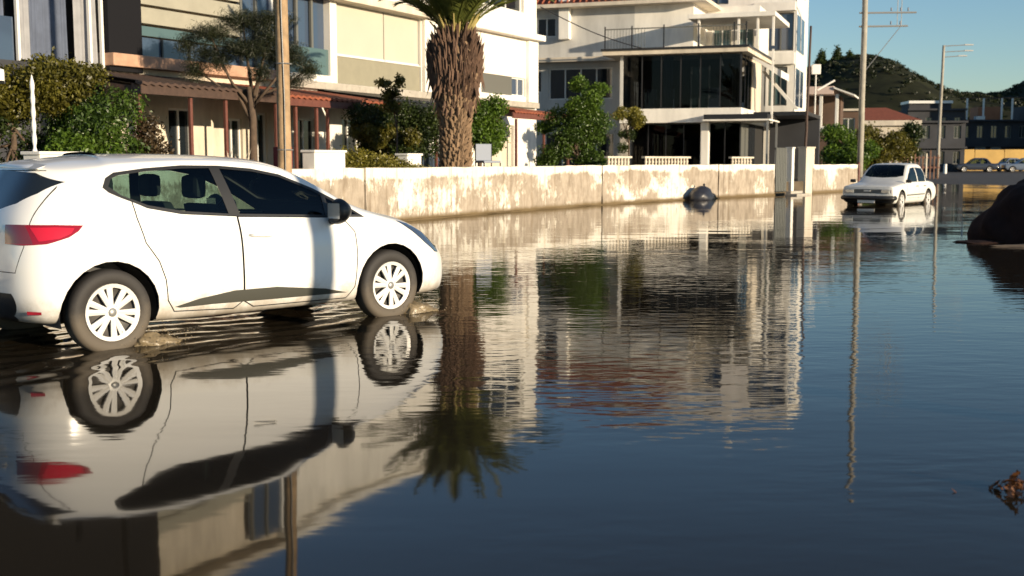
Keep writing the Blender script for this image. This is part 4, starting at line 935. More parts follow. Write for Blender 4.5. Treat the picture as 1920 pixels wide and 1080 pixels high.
# overhead cable
t = thing('overhead_cable', 'thin cable sagging from the white house to the villa terrace', 'cable', (1.2, 50.5, 7.8)); MB().tube([Vector((0, 0, 0)).lerp(Vector((5.4, .6, -1.9)), k / 12) + Vector((0, 0, -.25 * math.sin(math.pi * k / 12))) for k in range(13)], .022, 5).build('wire', M['dark'], t)

# ------------------------------------------------------------------ houses along the left: one row of facades, a runs left along the front, b out towards the street
F1 = frame(1.03, 50, -.452, -.892, .892, -.452)
def house(name, label, fr, a, b, z=.5, cat='house'):
    p = loc(fr, a, b, z); t = thing(name, label, cat, p); return t, rel(fr, p)
# white modern house with roller blinds
def white_house():
    t, f = house('white_house', 'white three storey house with beige roller blinds behind the palm', F1, 0, 0)
    GO = [(13.1, 14.2, .5, 2.7), (15.6, 16.6, .9, 2.6), (11.2, 12.1, .5, 2.8), (2.1, 4.6, .5, 2.75), (6.5, 7.4, .9, 2.5), (8.6, 9.6, 1.0, 2.6)]
    UO = [(9.35, 14.4, 3.75, 6.25), (1.04, 4.9, 3.95, 4.70), (14.75, 17.0, 3.95, 6.3), (5.6, 8.3, 3.95, 4.7)]
    TO = [(1.2, 5.2, 7.35, 9.0)]
    w = wall_open(f, 0, 17.4, .5, 9.7, 0, GO + UO + TO, .30)
    w.box(0, 17.4, -.32, -9, .5, 9.7); w.build('wall', M['white_wall'], t)
    MB(f).box(-.15, 17.5, -9.1, .25, 9.7, 9.95).build('roof_slab', M['white_wall'], t, bev=.02)
    MB(f).box(-.05, 9.3, .01, .42, 6.28, 6.52).build('ledge', M['white_wall'], t, bev=.02)
    MB(f).box(9.3, 17.4, .01, .42, 6.26, 6.56).build('ledge', M['cream'], t, bev=.02)
    MB(f).box(.2, 17.4, .01, .25, 3.50, 3.72).build('slab_edge', M['concrete'], t, bev=.015)
    for a0, a1 in ((9.40, 11.55), (11.60, 14.35)):
        b_ = MB(f).box(a0, a1, -.14, -.10, 4.66, 6.24).build('roller_blind', M['blind'], t)
        MB(f).box(a0, a1, -.10, -.06, 4.62, 4.68).build('hem_bar', M['metal_white'], b_)
    MB(f).box(9.38, 14.38, -.12, -.04, 3.76, 4.60).build('balcony_parapet', M['olive'], t, bev=.01)
    MB(f).box(9.38, 14.38, -.14, .0, 4.602, 4.625).build('parapet_rail', M['metal_white'], t)
    window(f, 9.38, 14.38, 3.8, 6.2, -.12, t, n=3)
    window(f, 1.04, 2.2, 3.95, 4.70, .0, t, 'glassblue', n=2); MB(f).box(2.2, 4.9, -.22, -.05, 3.95, 4.70).build('grey_panel', M['greytrim'], t, bev=.01)
    window(f, 5.6, 8.3, 3.95, 4.70, .0, t, n=3)
    # open dark balcony bay at the left end
    MB(f).box(14.75, 17.0, -.28, -.24, 3.95, 6.3).build('bay_glass', M['glassblue'], t); MB(f).box(14.75, 17.0, -.14, -.08, 3.95, 4.75).build('bay_balustrade', M['glassgreen'], t)
    for a in (15.5, 16.25): MB(f).box(a - .05, a + .05, -.20, -.12, 3.95, 6.3).build('mullion', M['greytrim'], t)
    for o in TO: window(f, *o, 0, t, 'glassdark', n=3, depth=.2)
    for o in GO:
        if o[2] == .5: d = window(f, *o, 0, t, 'glassdark', n=2, depth=.22, name='glazed_door')
        else: window(f, *o, 0, t, 'glassdark', n=2)
    MB(f).box(2.2, 4.5, -.20, -.10, .5, 2.70).build('garage_door', M['cream'], t)
    for a in (.55, 8.85): MB(f).box(a - .45, a + .45, .01, .14, 3.74, 6.26).build('pilaster', M['white_wall'], t, bev=.01)
    # tiled porch roofs in front
    return t
white_house()
def porch(label, a0, a1, b1, z0, z1, mt, posts, fascia, name='porch', pm='redwood'):
    t, f = house(name, label, F1, a0, 3, .5, 'porch')
    n = int((a1 - a0) / .12); vs = []; fs = []
    for k in range(n + 1):
        a = a0 + (a1 - a0) * k / n; h = .035 * (k % 2)
        for j, (b, z) in enumerate(((.04, z1), (b1 + .12, z0))):
            vs.append(f(a, b, z + h)); vs.append(f(a, b, z + h - .06))
    for k in range(n):
        i = 4 * k; fs += [(i, i + 4, i + 6, i + 2), (i + 1, i + 3, i + 7, i + 5), (i + 2, i + 6, i + 7, i + 3), (i, i + 1, i + 5, i + 4)]
    setp(fromdata('roof_tiles', vs, fs, mt, t), kind='stuff')
    for k in range(max(2, int((a1 - a0) / .9)) + 1):
        a = a0 + .1 + (a1 - a0 - .2) * k / max(2, int((a1 - a0) / .9))
        MB(f).add([(a - .04, .05, z1 - .10), (a + .04, .05, z1 - .10), (a + .04, b1, z0 - .08), (a - .04, b1, z0 - .08), (a - .04, .05, z1 - .22), (a + .04, .05, z1 - .22), (a + .04, b1, z0 - .20), (a - .04, b1, z0 - .20)], [(0, 1, 2, 3), (7, 6, 5, 4), (0, 4, 5, 1), (1, 5, 6, 2), (2, 6, 7, 3), (3, 7, 4, 0)]).build('rafter', M['brownwood'], t)
    MB(f).box(a0, a1, b1, b1 + .06, z0 - .24, z0 - .02).build('fascia', fascia, t, bev=.008)
    for a in posts: MB(f).box(a - .04, a + .04, b1 - .13, b1 - .05, .5, z0 - .25).build('post', M[pm], t, bev=.01)
    return t
porch('brown roofed porch on red posts under the beige boarded house', 21.0, 26.2, 3.0, 3.02, 3.45, M['brownwood'], (25.9, 24.3, 23.1, 21.2), M['brownwood'])
porch('porch with bright red scalloped edge behind the wooden pole', 15.6, 20.9, 3.0, 2.98, 3.42, M['tile'], (20.4, 19.5, 19.0, 17.3, 16.9, 15.8), M['redwood'])
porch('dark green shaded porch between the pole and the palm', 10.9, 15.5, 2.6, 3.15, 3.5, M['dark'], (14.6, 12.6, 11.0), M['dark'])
porch('narrow porch with red edge right of the palm', 3.0, 8.2, 3.0, 3.05, 3.45, M['tile'], (7.7, 5.4, 3.2), M['redwood'])
def boarded_house():
    t, f = house('boarded_house', 'house with wide beige horizontal boards and a dark column', F1, 17.5, 0)
    GO = [(19.0, 19.75, .9, 2.5), (21.0, 21.9, .5, 2.7), (22.6, 23.3, .9, 2.5), (17.9, 18.6, .5, 2.7)]
    w = wall_open(f, 17.5, 24.05, .5, 3.5, 0, GO, .3); w.box(17.5, 24.05, -.32, -9, .5, 10); w.box(17.5, 24.05, -.31, .0, 3.5, 3.94); w.build('wall', M['cream'], t)
    MB(f).box(17.5, 24.05, .01, .34, 3.62, 3.92).build('slab_edge', mat('terracotta_edge', (.48, .29, .19), .85, var=.25, vscale=4), t, bev=.02)
    g = MB(f).box(19.0, 22.9, -.12, -.08, 3.95, 4.42).build('glazing', M['glassblue'], t)
    for a in (20.0, 21.0, 22.0): MB(f).box(a - .03, a + .03, -.08, -.03, 3.95, 4.42).build('mullion', M['dark'], g)
    z = 4.45
    for k in range(9):
        h = .24 if k == 0 else .40
        MB(f).box(19.02, 22.88, -.08, .02, z, z + h).build('board', M['board'] if k else M['glassgreen'], t, bev=.008); z += h + .07
    MB(f).box(17.55, 19.0, -.12, -.06, 3.95, 9.6).build('side_glazing', M['glassblue'], t)
    for a in (17.6, 18.3, 18.95): MB(f).box(a - .045, a + .045, -.06, .02, 3.95, 9.6).build('mullion', M['metal_white'] if a < 18 else M['greytrim'], t)
    MB(f).box(22.92, 24.02, -.1, .18, 3.5, 10).build('column', M['charcoal'], t, bev=.02)
    for o in GO: window(f, *o, 0, t, n=2, name='glazed_door' if o[2] == .5 else 'window')
    MB(f).box(17.3, 24.1, -9, .3, 10, 10.25).build('roof_slab', M['cream'], t)
boarded_house()
def curtain_house():
    t, f = house('curtained_house', 'house front with blue grey curtains and white posts at far left', F1, 24.1, 0)
    w = wall_open(f, 24.05, 31, .5, 3.4, 0, [(25.0, 26.0, .5, 2.7), (27.5, 28.6, .5, 2.7)], .3); w.box(24.05, 31, -.62, -9, .5, 10); w.box(24.05, 31, -.60, 0, 3.4, 3.55); w.build('wall', M['dimhouse'], t)
    for o in ((25.0, 26.0, .5, 2.7), (27.5, 28.6, .5, 2.7)): window(f, *o, 0, t, n=2, name='glazed_door')
    def cloth(a0, a1, b, z0, z1, mt, amp, seed):
        q = random.Random(seed); n = int((a1 - a0) / .03); vs = []; fs = []
        for k in range(n + 1):
            a = a0 + (a1 - a0) * k / n; o = amp * math.sin(k * .9 + math.sin(k * .23) * 2) + q.uniform(-.006, .006)
            vs += [f(a, b + o, z0), f(a + .01 * math.sin(k), b + o * .7, (z0 + z1) / 2), f(a, b + o * .4, z1)]
        for k in range(n):
            for j in (0, 1): fs.append((3 * k + j, 3 * k + 3 + j, 3 * k + 4 + j, 3 * k + 1 + j))
        return fromdata('curtain', vs, fs, mt, t, True)
    cloth(24.12, 24.85, -.12, 3.6, 6.2, M['curtain'], .05, 1); cloth(24.95, 26.4, -.20, 3.6, 6.2, M['bluecloth'], .05, 2); cloth(26.7, 28.5, -.20, 3.6, 6.2, M['bluecloth'], .05, 3); cloth(26.1, 26.45, -.1, 3.6, 6.2, M['curtain'], .04, 4)
    for a in (24.08, 24.45, 26.52, 28.6): MB(f).box(a - .035, a + .035, -.04, .05, 3.55, 6.2).build('post', M['metal_white'], t, bev=.008)
    MB(f).box(24.05, 31, -.45, .02, 6.2, 9.6).build('upper_wall', M['charcoal'], t)
    MB(f).box(24.05, 31, -9, .3, 9.7, 10).build('roof_slab', M['dimhouse'], t)
    MB(f).box(26.6, 31, -.1, -.04, 3.55, 4.5).build('balustrade_panel', M['glassblue'], t)
curtain_house()
# small garden things by the house row
t = thing('garden_chair', 'dark framed garden chair with blue grey seat right of the palm trunk', 'chair', tuple(loc(F1, 17.7, 7.1, .5)), R(30))
MB().box(-.25, .25, -.25, .25, .78, .84).build('seat', M['bluebox'], t, bev=.01); MB().box(-.25, .25, .23, .27, .84, 1.28).build('backrest', M['bluebox'], t, bev=.01)
for x in (-.24, .24):
    for y in (-.24, .24): MB().tube([(x, y, 0), (x, y, .78 if y < 0 else 1.3)], .016, 6).build('leg', M['dark'], t)
t = thing('parasol', 'corner of a white parasol at the far left edge of the picture', 'parasol', (-8.85, 18.3, .5))
MB().tube([(0, 0, 0), (0, 0, 2.6)], .025, 8).build('pole', M['metal_white'], t)
vs = [(0, 0, 2.62)] + [(1.0 * math.cos(k * math.pi / 4), 1.0 * math.sin(k * math.pi / 4), 2.25) for k in range(8)] + [(1.0 * math.cos(k * math.pi / 4), 1.0 * math.sin(k * math.pi / 4), 2.08) for k in range(8)]
fromdata('canopy', vs, [(0, k + 1, (k + 1) % 8 + 1) for k in range(8)] + [(k + 1, k + 9, (k + 1) % 8 + 9, (k + 1) % 8 + 1) for k in range(8)], M['metal_white'], t)
t = thing('ornate_post', 'slim white turned post standing on the white block at far left', 'post', (-7.12, 17.55, 1.49)); t.scale = (.8, .8, 1); vs, fs = lathe([(.05, 0), (.03, .05)] + [(.028 + .018 * abs(math.sin(k * .8)), .08 + k * .05) for k in range(20)] + [(.0, 1.14)], 10, 'z'); fromdata('shaft', vs, fs, M['metal_white'], t, True)
t = thing('sun_lounger', 'dull red folding lounger between the agave and the wooden pole', 'lounger', (-4.85, 22.9, .5), R(40)); MB().box(-.5, .4, -.3, .3, .62, .72).build('seat', M['cloth_red'], t, bev=.02); MB().box(.38, .48, -.3, .3, .70, 1.12).build('backrest', M['cloth_red'], t, bev=.02)
for x in (-.45, .35):
    for y in (-.27, .27): MB().tube([(x, y, 0), (x, y, .62)], .018, 6).build('leg', M['metal_white'], t)

# ------------------------------------------------------------------ villa with glazed balcony and red roof; a runs left along the front, b out towards the camera
F2 = frame(9.7, 50, -.94, .342, -.342, -.94)
def villa():
    t, f = house('glass_villa', 'villa with dark glazed balcony, white slab and red tiled roof', F2, 0, 0)
    # slabs
    MB(f).box(-.02, 5.3, -7.4, .02, 2.95, 3.56).build('balcony_slab', M['white_wall'], t, bev=.015)
    MB(f).box(-.30, 6.0, -7.5, .40, 5.86, 6.05).build('terrace_slab', M['cream'], t, bev=.02)
    MB(f).box(-.36, 6.05, -7.5, .46, 6.052, 6.14).build('slab_capping', M['dark'], t)
    # glazed balcony: real panes, with a dark room behind
    for k in range(6):
        a0 = .06 + k * .85; p = MB(f).box(a0 + .02, a0 + .83, -.06, -.045, 3.60, 5.82).build('glass_pane', M['houseglass'], t)
        MB(f).box(a0 - .025, a0 + .025, -.10, -.02, 3.56, 5.86).build('mullion', M['dark'], p)
    for k in range(3):
        b0 = -.10 - k * .95; p = MB(f).box(.03, .045, b0 - .90, b0 - .03, 3.60, 5.82).build('glass_pane', M['houseglass'], t)
        MB(f).box(.01, .08, b0 - .04, b0 + .01, 3.56, 5.86).build('mullion', M['dark'], p)
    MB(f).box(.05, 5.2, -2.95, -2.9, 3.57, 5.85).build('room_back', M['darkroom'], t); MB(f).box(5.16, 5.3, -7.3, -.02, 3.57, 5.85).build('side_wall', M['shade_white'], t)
    d = MB(f).box(1.9, 2.7, -2.9, -2.86, 3.6, 5.5).build('balcony_door', M['glassgreen'], t)
    MB(f).box(1.86, 1.93, -2.86, -2.80, 3.6, 5.55).box(2.30, 2.34, -2.86, -2.80, 3.6, 5.55).box(2.68, 2.74, -2.86, -2.80, 3.6, 5.55).build('frame', M['metal_white'], d)
    for a0, a1, m_ in ((.2, .55, 'greytrim'), (3.05, 3.5, 'bluecloth'), (4.95, 5.12, 'curtain')):
        c_ = MB(f)
        for k in range(int((a1 - a0) / .06)): c_.box(a0 + k * .06, a0 + k * .06 + .045, -.55 - .03 * (k % 2), -.5 - .03 * (k % 2), 3.62, 5.8)
        setp(c_.build('curtain', M[m_], t), kind='stuff')
    for a in (.7, 1.15, 3.2, 4.0): MB(f).box(a, a + .45, -1.6, -1.15, 3.58, 4.02).box(a, a + .45, -1.62, -1.57, 4.02, 4.5).build('balcony_chair', M['bluebox'] if a > 1 else M['brownwood'], t, bev=.01)
    for a, b in ((1.05, -1.2), (.62, -1.4), (4.75, -.9)): MB(f).tube([(a, b, 5.84), (a, b, 5.55), (a, b, 5.42)], [.01, .02, .09], 8).build('ceiling_lamp', M['metal_white'], t)
    for a, h in ((4.7, .35), (4.5, .55)): MB(f).tube([(a, -.5, 3.6), (a, -.5, 3.6 + h * 2)], .03, 6).build('lamp_stand', M['metal_grey'], t)
    # side wall of the upper floor and its parapet
    MB(f).box(.02, .22, -5.9, -3.0, 3.57, 5.85).build('side_wall', M['cream'], t); MB(f).box(.02, .12, -7.4, -5.9, 3.57, 5.85).build('side_glass', M['glassdark'], t)
    # ground floor
    for a0, a1, m_ in ((4.92, 5.3, 'concrete'), (1.36, 1.72, 'white_wall')): MB(f).box(a0, a1, -.40, -.04, .5, 2.95).build('column', M[m_], t, bev=.04)
    MB(f).box(.05, 5.2, -7.3, -2.4, .5, 2.94).build('ground_floor_room', M['darkroom'], t)
    for k in range(4):
        a0 = 1.75 + k * .79; p = MB(f).box(a0 + .02, a0 + .77, -.55, -.535, .55, 2.9).build('glass_pane', M['houseglass'], t); MB(f).box(a0 - .02, a0 + .02, -.58, -.51, .5, 2.94).build('mullion', M['dark'], p)
    for k in range(2):
        a0 = .06 + k * .65; p = MB(f).box(a0 + .02, a0 + .62, -.30, -.285, .55, 2.9).build('glass_pane', M['houseglass'], t); MB(f).box(a0 - .02, a0 + .02, -.33, -.26, .5, 2.94).build('mullion', M['dark'], p)
    for k in range(4):
        b0 = -.4 - k * 1.0; MB(f).box(.03, .05, b0 - .95, b0, .55, 2.9).build('side_shutter', M['greytrim'] if k < 2 else M['glassdark'], t)
    for a, z in ((3.9, 2.3), (3.55, 2.25), (3.1, 1.9)): MB(f).box(a, a + .06, -.62, -.60, .6, z).build('inner_post', M['metal_grey'], t)
    # canopy over the right corner
    MB(f).box(-1.3, 1.5, -2.5, .75, 2.98, 3.05).build('canopy', M['white_wall'], t, bev=.01); MB(f).box(-1.2, 1.45, -2.4, .70, 3.052, 3.26).build('canopy_top', M['dark'], t)
    for a, b in ((-1.2, .6), (-1.2, -2.3)): MB(f).box(a - .04, a + .04, b - .04, b + .04, .5, 2.98).build('canopy_post', M['metal_grey'], t)
    # recessed wing with its windows, upper storey and hipped roof
    WO = [(6.3, 9.4, 4.15, 5.60), (9.75, 10.4, 4.5, 5.5), (9.05, 10.0, 7.05, 7.95), (6.2, 9.6, .9, 2.6)]
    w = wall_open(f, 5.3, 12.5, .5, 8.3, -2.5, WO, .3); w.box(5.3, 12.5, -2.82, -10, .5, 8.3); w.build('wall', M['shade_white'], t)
    UP = [(3.3, 3.9, 6.2, 7.7)]
    w = wall_open(f, 2.6, 5.3, 6.05, 8.3, -2.5, [], .3); w.box(2.6, 5.3, -2.55, -10, 6.05, 8.3); w.build('upper_wall', M['white_wall'], t)
    for o in WO: window(f, *o, -2.5, t, 'glassdark', 'shade_f' if False else 'metal_white', n=2 if o[1] - o[0] < 2 else 4)
    MB(f).box(8.3, 8.8, -2.48, -2.1, 6.9, 8.9).build('chimney_shaft', M['white_wall'], t, bev=.02)
    MB(f).box(5.2, 12.7, -2.48, -1.85, 5.85, 6.05).build('balcony_ledge', M['cream'], t, bev=.01)
    e0, e1, b0, b1, ze, zr = 2.0, 13.1, -1.9, -10.6, 8.3, 10.9
    MB(f).add([(e0, b0, ze + .18), (e1, b0, ze + .18), (e1, b1, ze + .18), (e0, b1, ze + .18), (e0 + 3.2, (b0 + b1) / 2, zr), (e1 - 3.2, (b0 + b1) / 2, zr)], [(0, 1, 5, 4), (1, 2, 5), (2, 3, 4, 5), (3, 0, 4)]).build('roof', M['tile'], t)
    MB(f).box(e0 - .1, e1 + .1, b1 - .1, b0 + .1, ze + .002, ze + .17).build('eaves', M['cream'], t, bev=.01)
    setp(MB(f).add([(e0 + .3 * k, b0 - .01, ze + .20) for k in range(36)] + [(e0 + .3 * k + .08, b0 - .01, ze + .20) for k in range(36)] + [(e0 + .3 * k + .04, b0 - 2.8, ze + .20 + 2.6 * 2.8 / 4.35 + .03) for k in range(36)] + [(e0 + .3 * k + .04, b0 + .02, ze + .27) for k in range(36)], [(k, 36 + k, 108 + k) for k in range(36)] + [(k, 108 + k, 72 + k) for k in range(6, 36)] + [(108 + k, 36 + k, 72 + k) for k in range(6, 36)]).build('roof_rolls', M['tile'], t), kind='stuff')
    # terrace railing
    r = MB(f).box(-.2, 5.9, .28, .32, 6.95, 7.0).build('railing', M['greytrim'], t)
    rb = MB(f)
    for k in range(45): rb.box(5.9 - k * .135 - .008, 5.9 - k * .135 + .008, .29, .31, 6.14, 6.95) if (k < 14 or k > 34) else None
    setp(rb.build('railing_bars', M['greytrim'], r), kind='stuff')
    for a in (5.9, 4.7, 3.3, 1.8, .3, -.2): MB(f).box(a - .025, a + .025, .27, .33, 6.14, 7.1).build('railing_post', M['dark'], r)
    # terrace pergola
    p = MB(f).box(-1.3, 2.4, -5.2, -.3, 7.36, 7.56).build('pergola_roof', M['white_wall'], t, bev=.02)
    for a in (-1.2, -.55, .25, 1.95): MB(f).box(a - .05, a + .05, -.55, -.45, 6.14, 7.36).build('pergola_post', M['white_wall'], p, bev=.01)
    MB(f).box(-1.25, -1.17, -.6, -.5, 2.9, 6.0).build('drain_pipe', M['white_wall'], t)
    # set back wall behind the pergola
    w = wall_open(f, .15, 2.6, 6.05, 8.5, -5.6, [(1.4, 2.3, 6.3, 7.5), (.35, 1.1, 6.3, 7.5)], .2); w.box(.15, 2.6, -5.82, -9, 6.05, 8.5); w.build('terrace_wall', M['white_wall'], t)
    for o in ((1.4, 2.3, 6.3, 7.5), (.35, 1.1, 6.3, 7.5)): window(f, *o, -5.6, t, 'glassgreen', n=2)
    # outside stair stringer and folded awning on the right hand side
    s_ = MB(f); s_.add([(-.5, -3.4, 5.3), (-.35, -3.4, 5.3), (-.35, -3.6, 5.3), (-.5, -3.6, 5.3), (-2.0, -3.4, 3.6), (-1.8, -3.4, 3.6), (-1.8, -3.6, 3.6), (-2.0, -3.6, 3.6)], [(0, 1, 2, 3), (4, 7, 6, 5), (0, 4, 5, 1), (1, 5, 6, 2), (2, 6, 7, 3), (3, 7, 4, 0)]); s_.build('stair_stringer', M['white_wall'], t)
    aw = MB(f); aw.add([(-.30, -1.0, 5.75), (-.30, -3.8, 5.75), (-1.5, -3.8, 5.15), (-1.5, -1.0, 5.15), (-1.5, -1.0, 4.85), (-1.5, -3.8, 4.85), (-.30, -1.0, 5.65), (-.30, -3.8, 5.65)], [(0, 1, 2, 3), (3, 2, 5, 4), (0, 3, 4, 6), (1, 7, 5, 2)]); aw.build('awning', M['white_wall'], t)
    MB(f).box(-2.6, -.3, -7.2, -1.5, 3.26, 3.42).build('side_canopy', M['dark'], t)
    MB(f).box(-2.6, -.3, -7.2, -6.8, .5, 3.26).build('side_room', M['dimhouse'], t)
    return t
villa()
def tower_house():
    F3 = frame(14.3, 60, -.94, .342, -.342, -.94)
    t, f = house('tall_white_house', 'tall white apartment house with blue windows behind the villa', F3, 0, 0)
    O = [(.08, 2.0, 6.85, 8.75), (.35, 1.3, 4.1, 6.05), (.08, 2.0, 9.75, 11.2), (3.4, 5.0, 9.3, 10.9), (6.2, 7.8, 9.3, 10.9)]
    w = wall_open(f, 0, 9.2, .5, 12.2, 0, O, .3); w.box(0, 9.2, -.32, -5.8, .5, 12.2); w.build('wall', M['white_wall'], t)
    for o in O: window(f, *o, 0, t, 'glassblue' if o[2] > 6 else 'glassgreen', n=3, fm='greytrim')
    MB(f).box(-.03, 2.1, .01, .40, 8.80, 9.25).build('balcony_band', M['white_wall'], t, bev=.03); MB(f).box(-.03, 2.1, .01, .35, 6.15, 6.75).build('balcony_band', M['white_wall'], t, bev=.03)
    # corner glazing on the side
    for z0, z1 in ((6.9, 8.7), (9.8, 11.2), (4.1, 6.0)):
        p = MB(f).box(-.03, .02, -3.9, -.6, z0, z1).build('side_window', M['glassblue'], t); MB(f).box(-.05, -.032, -2.3, -2.2, z0, z1).build('mullion', M['metal_white'], p)
    MB(f).box(-.2, 9.4, -6.0, .2, 12.2, 12.45).build('parapet', M['white_wall'], t, bev=.02)
    MB(f).box(3.0, 3.3, -1.2, -.9, 12.45, 13.4).build('chimney', M['white_wall'], t)
    MB(f).box(-.4, 4, .3, 2.6, 3.15, 3.65).build('entrance_canopy', M['dark'], t)
tower_house()
t = thing('roof_antenna', 'small white box antenna on a mast by the thin dark pole', 'antenna', (15.55, 60.6, 3.6)); MB().tube([(0, 0, 0), (0, 0, 2.35)], .035, 6).build('mast', M['metal_white'], t); MB().box(-.22, .22, -.1, .1, 2.1, 2.6).build('box', M['metal_white'], t, bev=.02); MB().tube([(.1, 0, 1.3), (1.0, .1, 1.8)], .05, 6).build('arm', M['metal_white'], t)
# white columned house
F4 = frame(21.0, 76, -.94, .342, -.342, -.94)
t, f = house('columned_house', 'small white house with columned upper terrace right of the tall house', F4, 0, 0)
MB(f).box(-.1, 3.0, -4, 0, .5, 2.9).build('ground_floor', M['dimhouse2'], t); MB(f).box(-.2, 3.0, -4.2, .1, 3.15, 3.5).build('terrace_slab', M['white_wall'], t, bev=.02)
for a in (.1, 1.1, 2.1): MB(f).box(a - .10, a + .10, -.25, -.05, 3.5, 5.55).build('column', M['white_wall'], t, bev=.02)
for a in (.2, 1.5): MB(f).box(a - .12, a + .12, -.1, .12, 2.0, 3.15).build('lower_column', M['white_wall'], t, bev=.02)
MB(f).box(.0, 3.0, -4.2, -2.0, 3.5, 5.5).build('back_wall', M['dimhouse2'], t); MB(f).box(2.45, 3.1, -.6, -.1, 3.5, 5.0).build('side_wall', M['cream'], t)
MB(f).box(.3, 3.1, -4.3, .2, 5.55, 6.05).build('roof_beam', mat('pinkish_render', (.66, .50, .42), .85, var=.1), t, bev=.02); MB(f).add([(.3, .3, 6.0), (.3, -4.3, 6.0), (-1.0, -4.3, 5.5), (-1.0, .3, 5.5), (.3, .3, 5.9), (.3, -4.3, 5.9), (-1.0, -4.3, 5.4), (-1.0, .3, 5.4)], [(0, 1, 2, 3), (7, 6, 5, 4), (0, 3, 7, 4), (1, 5, 6, 2), (2, 6, 7, 3)]).build('roof_slope', M['white_wall'], t)
# low house with red roof
F5 = frame(30.6, 92, -.97, .24, -.24, -.97)
t, f = house('red_roof_house', 'low house with red tiled roof and cream eaves beyond the trees', F5, 0, 0)
w = wall_open(f, -1, 5, .5, 4.0, 0, [(.3, 1.3, 1.2, 2.8), (2.4, 3.6, 1.2, 2.8)], .2); w.box(-1, 5, -.22, -5, .5, 4.0); w.build('wall', M['cream'], t)
for o in ((.3, 1.3, 1.2, 2.8), (2.4, 3.6, 1.2, 2.8)): window(f, *o, 0, t, n=2)
MB(f).box(-1.3, 5.3, -5.3, .3, 4.0, 4.4).build('eaves', M['cream'], t); MB(f).add([(-1.3, .3, 4.41), (5.3, .3, 4.41), (5.3, -5.3, 4.41), (-1.3, -5.3, 4.41), (1.2, -2.5, 5.5), (3.2, -2.5, 5.5)], [(0, 1, 5, 4), (1, 2, 5), (2, 3, 4, 5), (3, 0, 4)]).build('roof', M['tile'], t)
t, f = house('brown_house', 'small brown house with pale trim behind the concrete pole', frame(23.6, 84, -.97, .24, -.24, -.97), 0, 0)
w = wall_open(f, -1.2, 2, .5, 4.8, 0, [(.5, 1.4, 3.2, 4.3), (-.8, .1, 3.2, 4.3)], .2); w.box(-1.2, 2, -.22, -4, .5, 4.8); w.build('wall', M['dimhouse2'], t)
for o in ((.5, 1.4, 3.2, 4.3), (-.8, .1, 3.2, 4.3)): window(f, *o, 0, t, n=2)
MB(f).box(-1.4, 2.2, -4, .2, 4.8, 4.95).build('roof_slab', M['cream'], t)

# ------------------------------------------------------------------ far shaded row across the end of the flooded street
def far_house(label, x0, x1, y, h, mt, win, roof=None, storeys=2):
    F = frame(x1, y, -.995, .10, -.10, -.995); L = x1 - x0; t, f = house('far_house', label, F, 0, 0, .1)
    O = []
    for s_ in range(storeys):
        for k in range(win): a = L * (k + .28) / win; O.append((a, a + L / win * .46, .9 + s_ * h / storeys, .9 + s_ * h / storeys + h / storeys * .5))
    w = wall_open(f, 0, L, .1, h, 0, O, .25); w.box(0, L, -.27, -8, .1, h); w.build('wall', mt, t)
    for o in O: window(f, *o, 0, t, 'glassdark', 'greytrim', n=2, fw=.09, depth=.2)
    for s_ in range(1, storeys + 1): MB(f).box(-.1, L + .1, .01, .5, h * s_ / storeys - .12, h * s_ / storeys + .08).build('floor_band', mt, t)
    if roof == 'tile': MB(f).add([(-.4, .6, h + .1), (L + .4, .6, h + .1), (L + .4, -8.4, h + .1), (-.4, -8.4, h + .1), (2, -4, h + 1.7), (L - 2, -4, h + 1.7)], [(0, 1, 5, 4), (1, 2, 5), (2, 3, 4, 5), (3, 0, 4), (3, 2, 1, 0)]).build('roof', M['tile'], t)
    return t, f
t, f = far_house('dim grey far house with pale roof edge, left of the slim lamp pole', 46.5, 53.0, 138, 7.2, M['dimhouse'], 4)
MB(f).box(1.5, 6.5, -4, .3, 7.9, 8.2).build('pale_roof_edge', M['metal_white'], t); MB(f).box(1.6, 6.4, -4, .0, 7.2, 7.9).build('roof_room', M['dimhouse'], t); MB(f).box(4.2, 5.0, .0, .3, 5.0, 5.5).build('pale_panel', M['white_wall'], t)
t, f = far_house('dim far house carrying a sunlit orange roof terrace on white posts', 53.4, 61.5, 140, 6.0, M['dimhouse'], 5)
MB(f).box(2.6, 5.3, -6, -2.5, 6.0, 7.7).build('terrace_room', M['orange'], t); MB(f).box(.0, 8.1, -.1, .06, 8.6, 8.7).build('terrace_beam', M['dimhouse2'], t)
for a in (.2, 2.1, 3.3, 5.4, 7.3): MB(f).box(a - .09, a + .09, -.1, .08, 6.0, 8.6).build('terrace_post', M['white_wall'], t)
MB(f).box(5.2, 6.2, -1, .1, 6.0, 6.5).build('parapet_block', M['white_wall'], t)
for a, c in ((3.2, 'metal_white'), (5.0, 'metal_grey')): MB(f).box(a, a + 1.2, .0, .06, 1.2, 3.0).build('shop_shutter', mat('dim_shutter', (.28, .30, .30), .6), t)
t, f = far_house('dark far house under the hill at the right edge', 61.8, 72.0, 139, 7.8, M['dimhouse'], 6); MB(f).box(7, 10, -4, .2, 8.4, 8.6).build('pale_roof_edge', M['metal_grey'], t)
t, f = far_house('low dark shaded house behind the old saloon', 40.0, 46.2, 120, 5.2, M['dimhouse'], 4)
t = thing('yellow_wall', 'ochre yellow boundary wall across the far end of the street', 'wall', (45, 131, .1))
for k in range(4): MB().box(k * 3.3, k * 3.3 + 3.22, 0, .25, 0, 2.35 + .03 * (k % 2)).build('wall_panel', M['ochre'], t, bev=.02)
MB().box(-.1, 13.2, .04, .21, 0, 2.1).build('wall_core', M['ochre'], t)
t = thing('picket_fence', 'rust brown picket fence behind the roof of the old saloon', 'fence', (24.0, 76.5, .1)); q = random.Random(7)
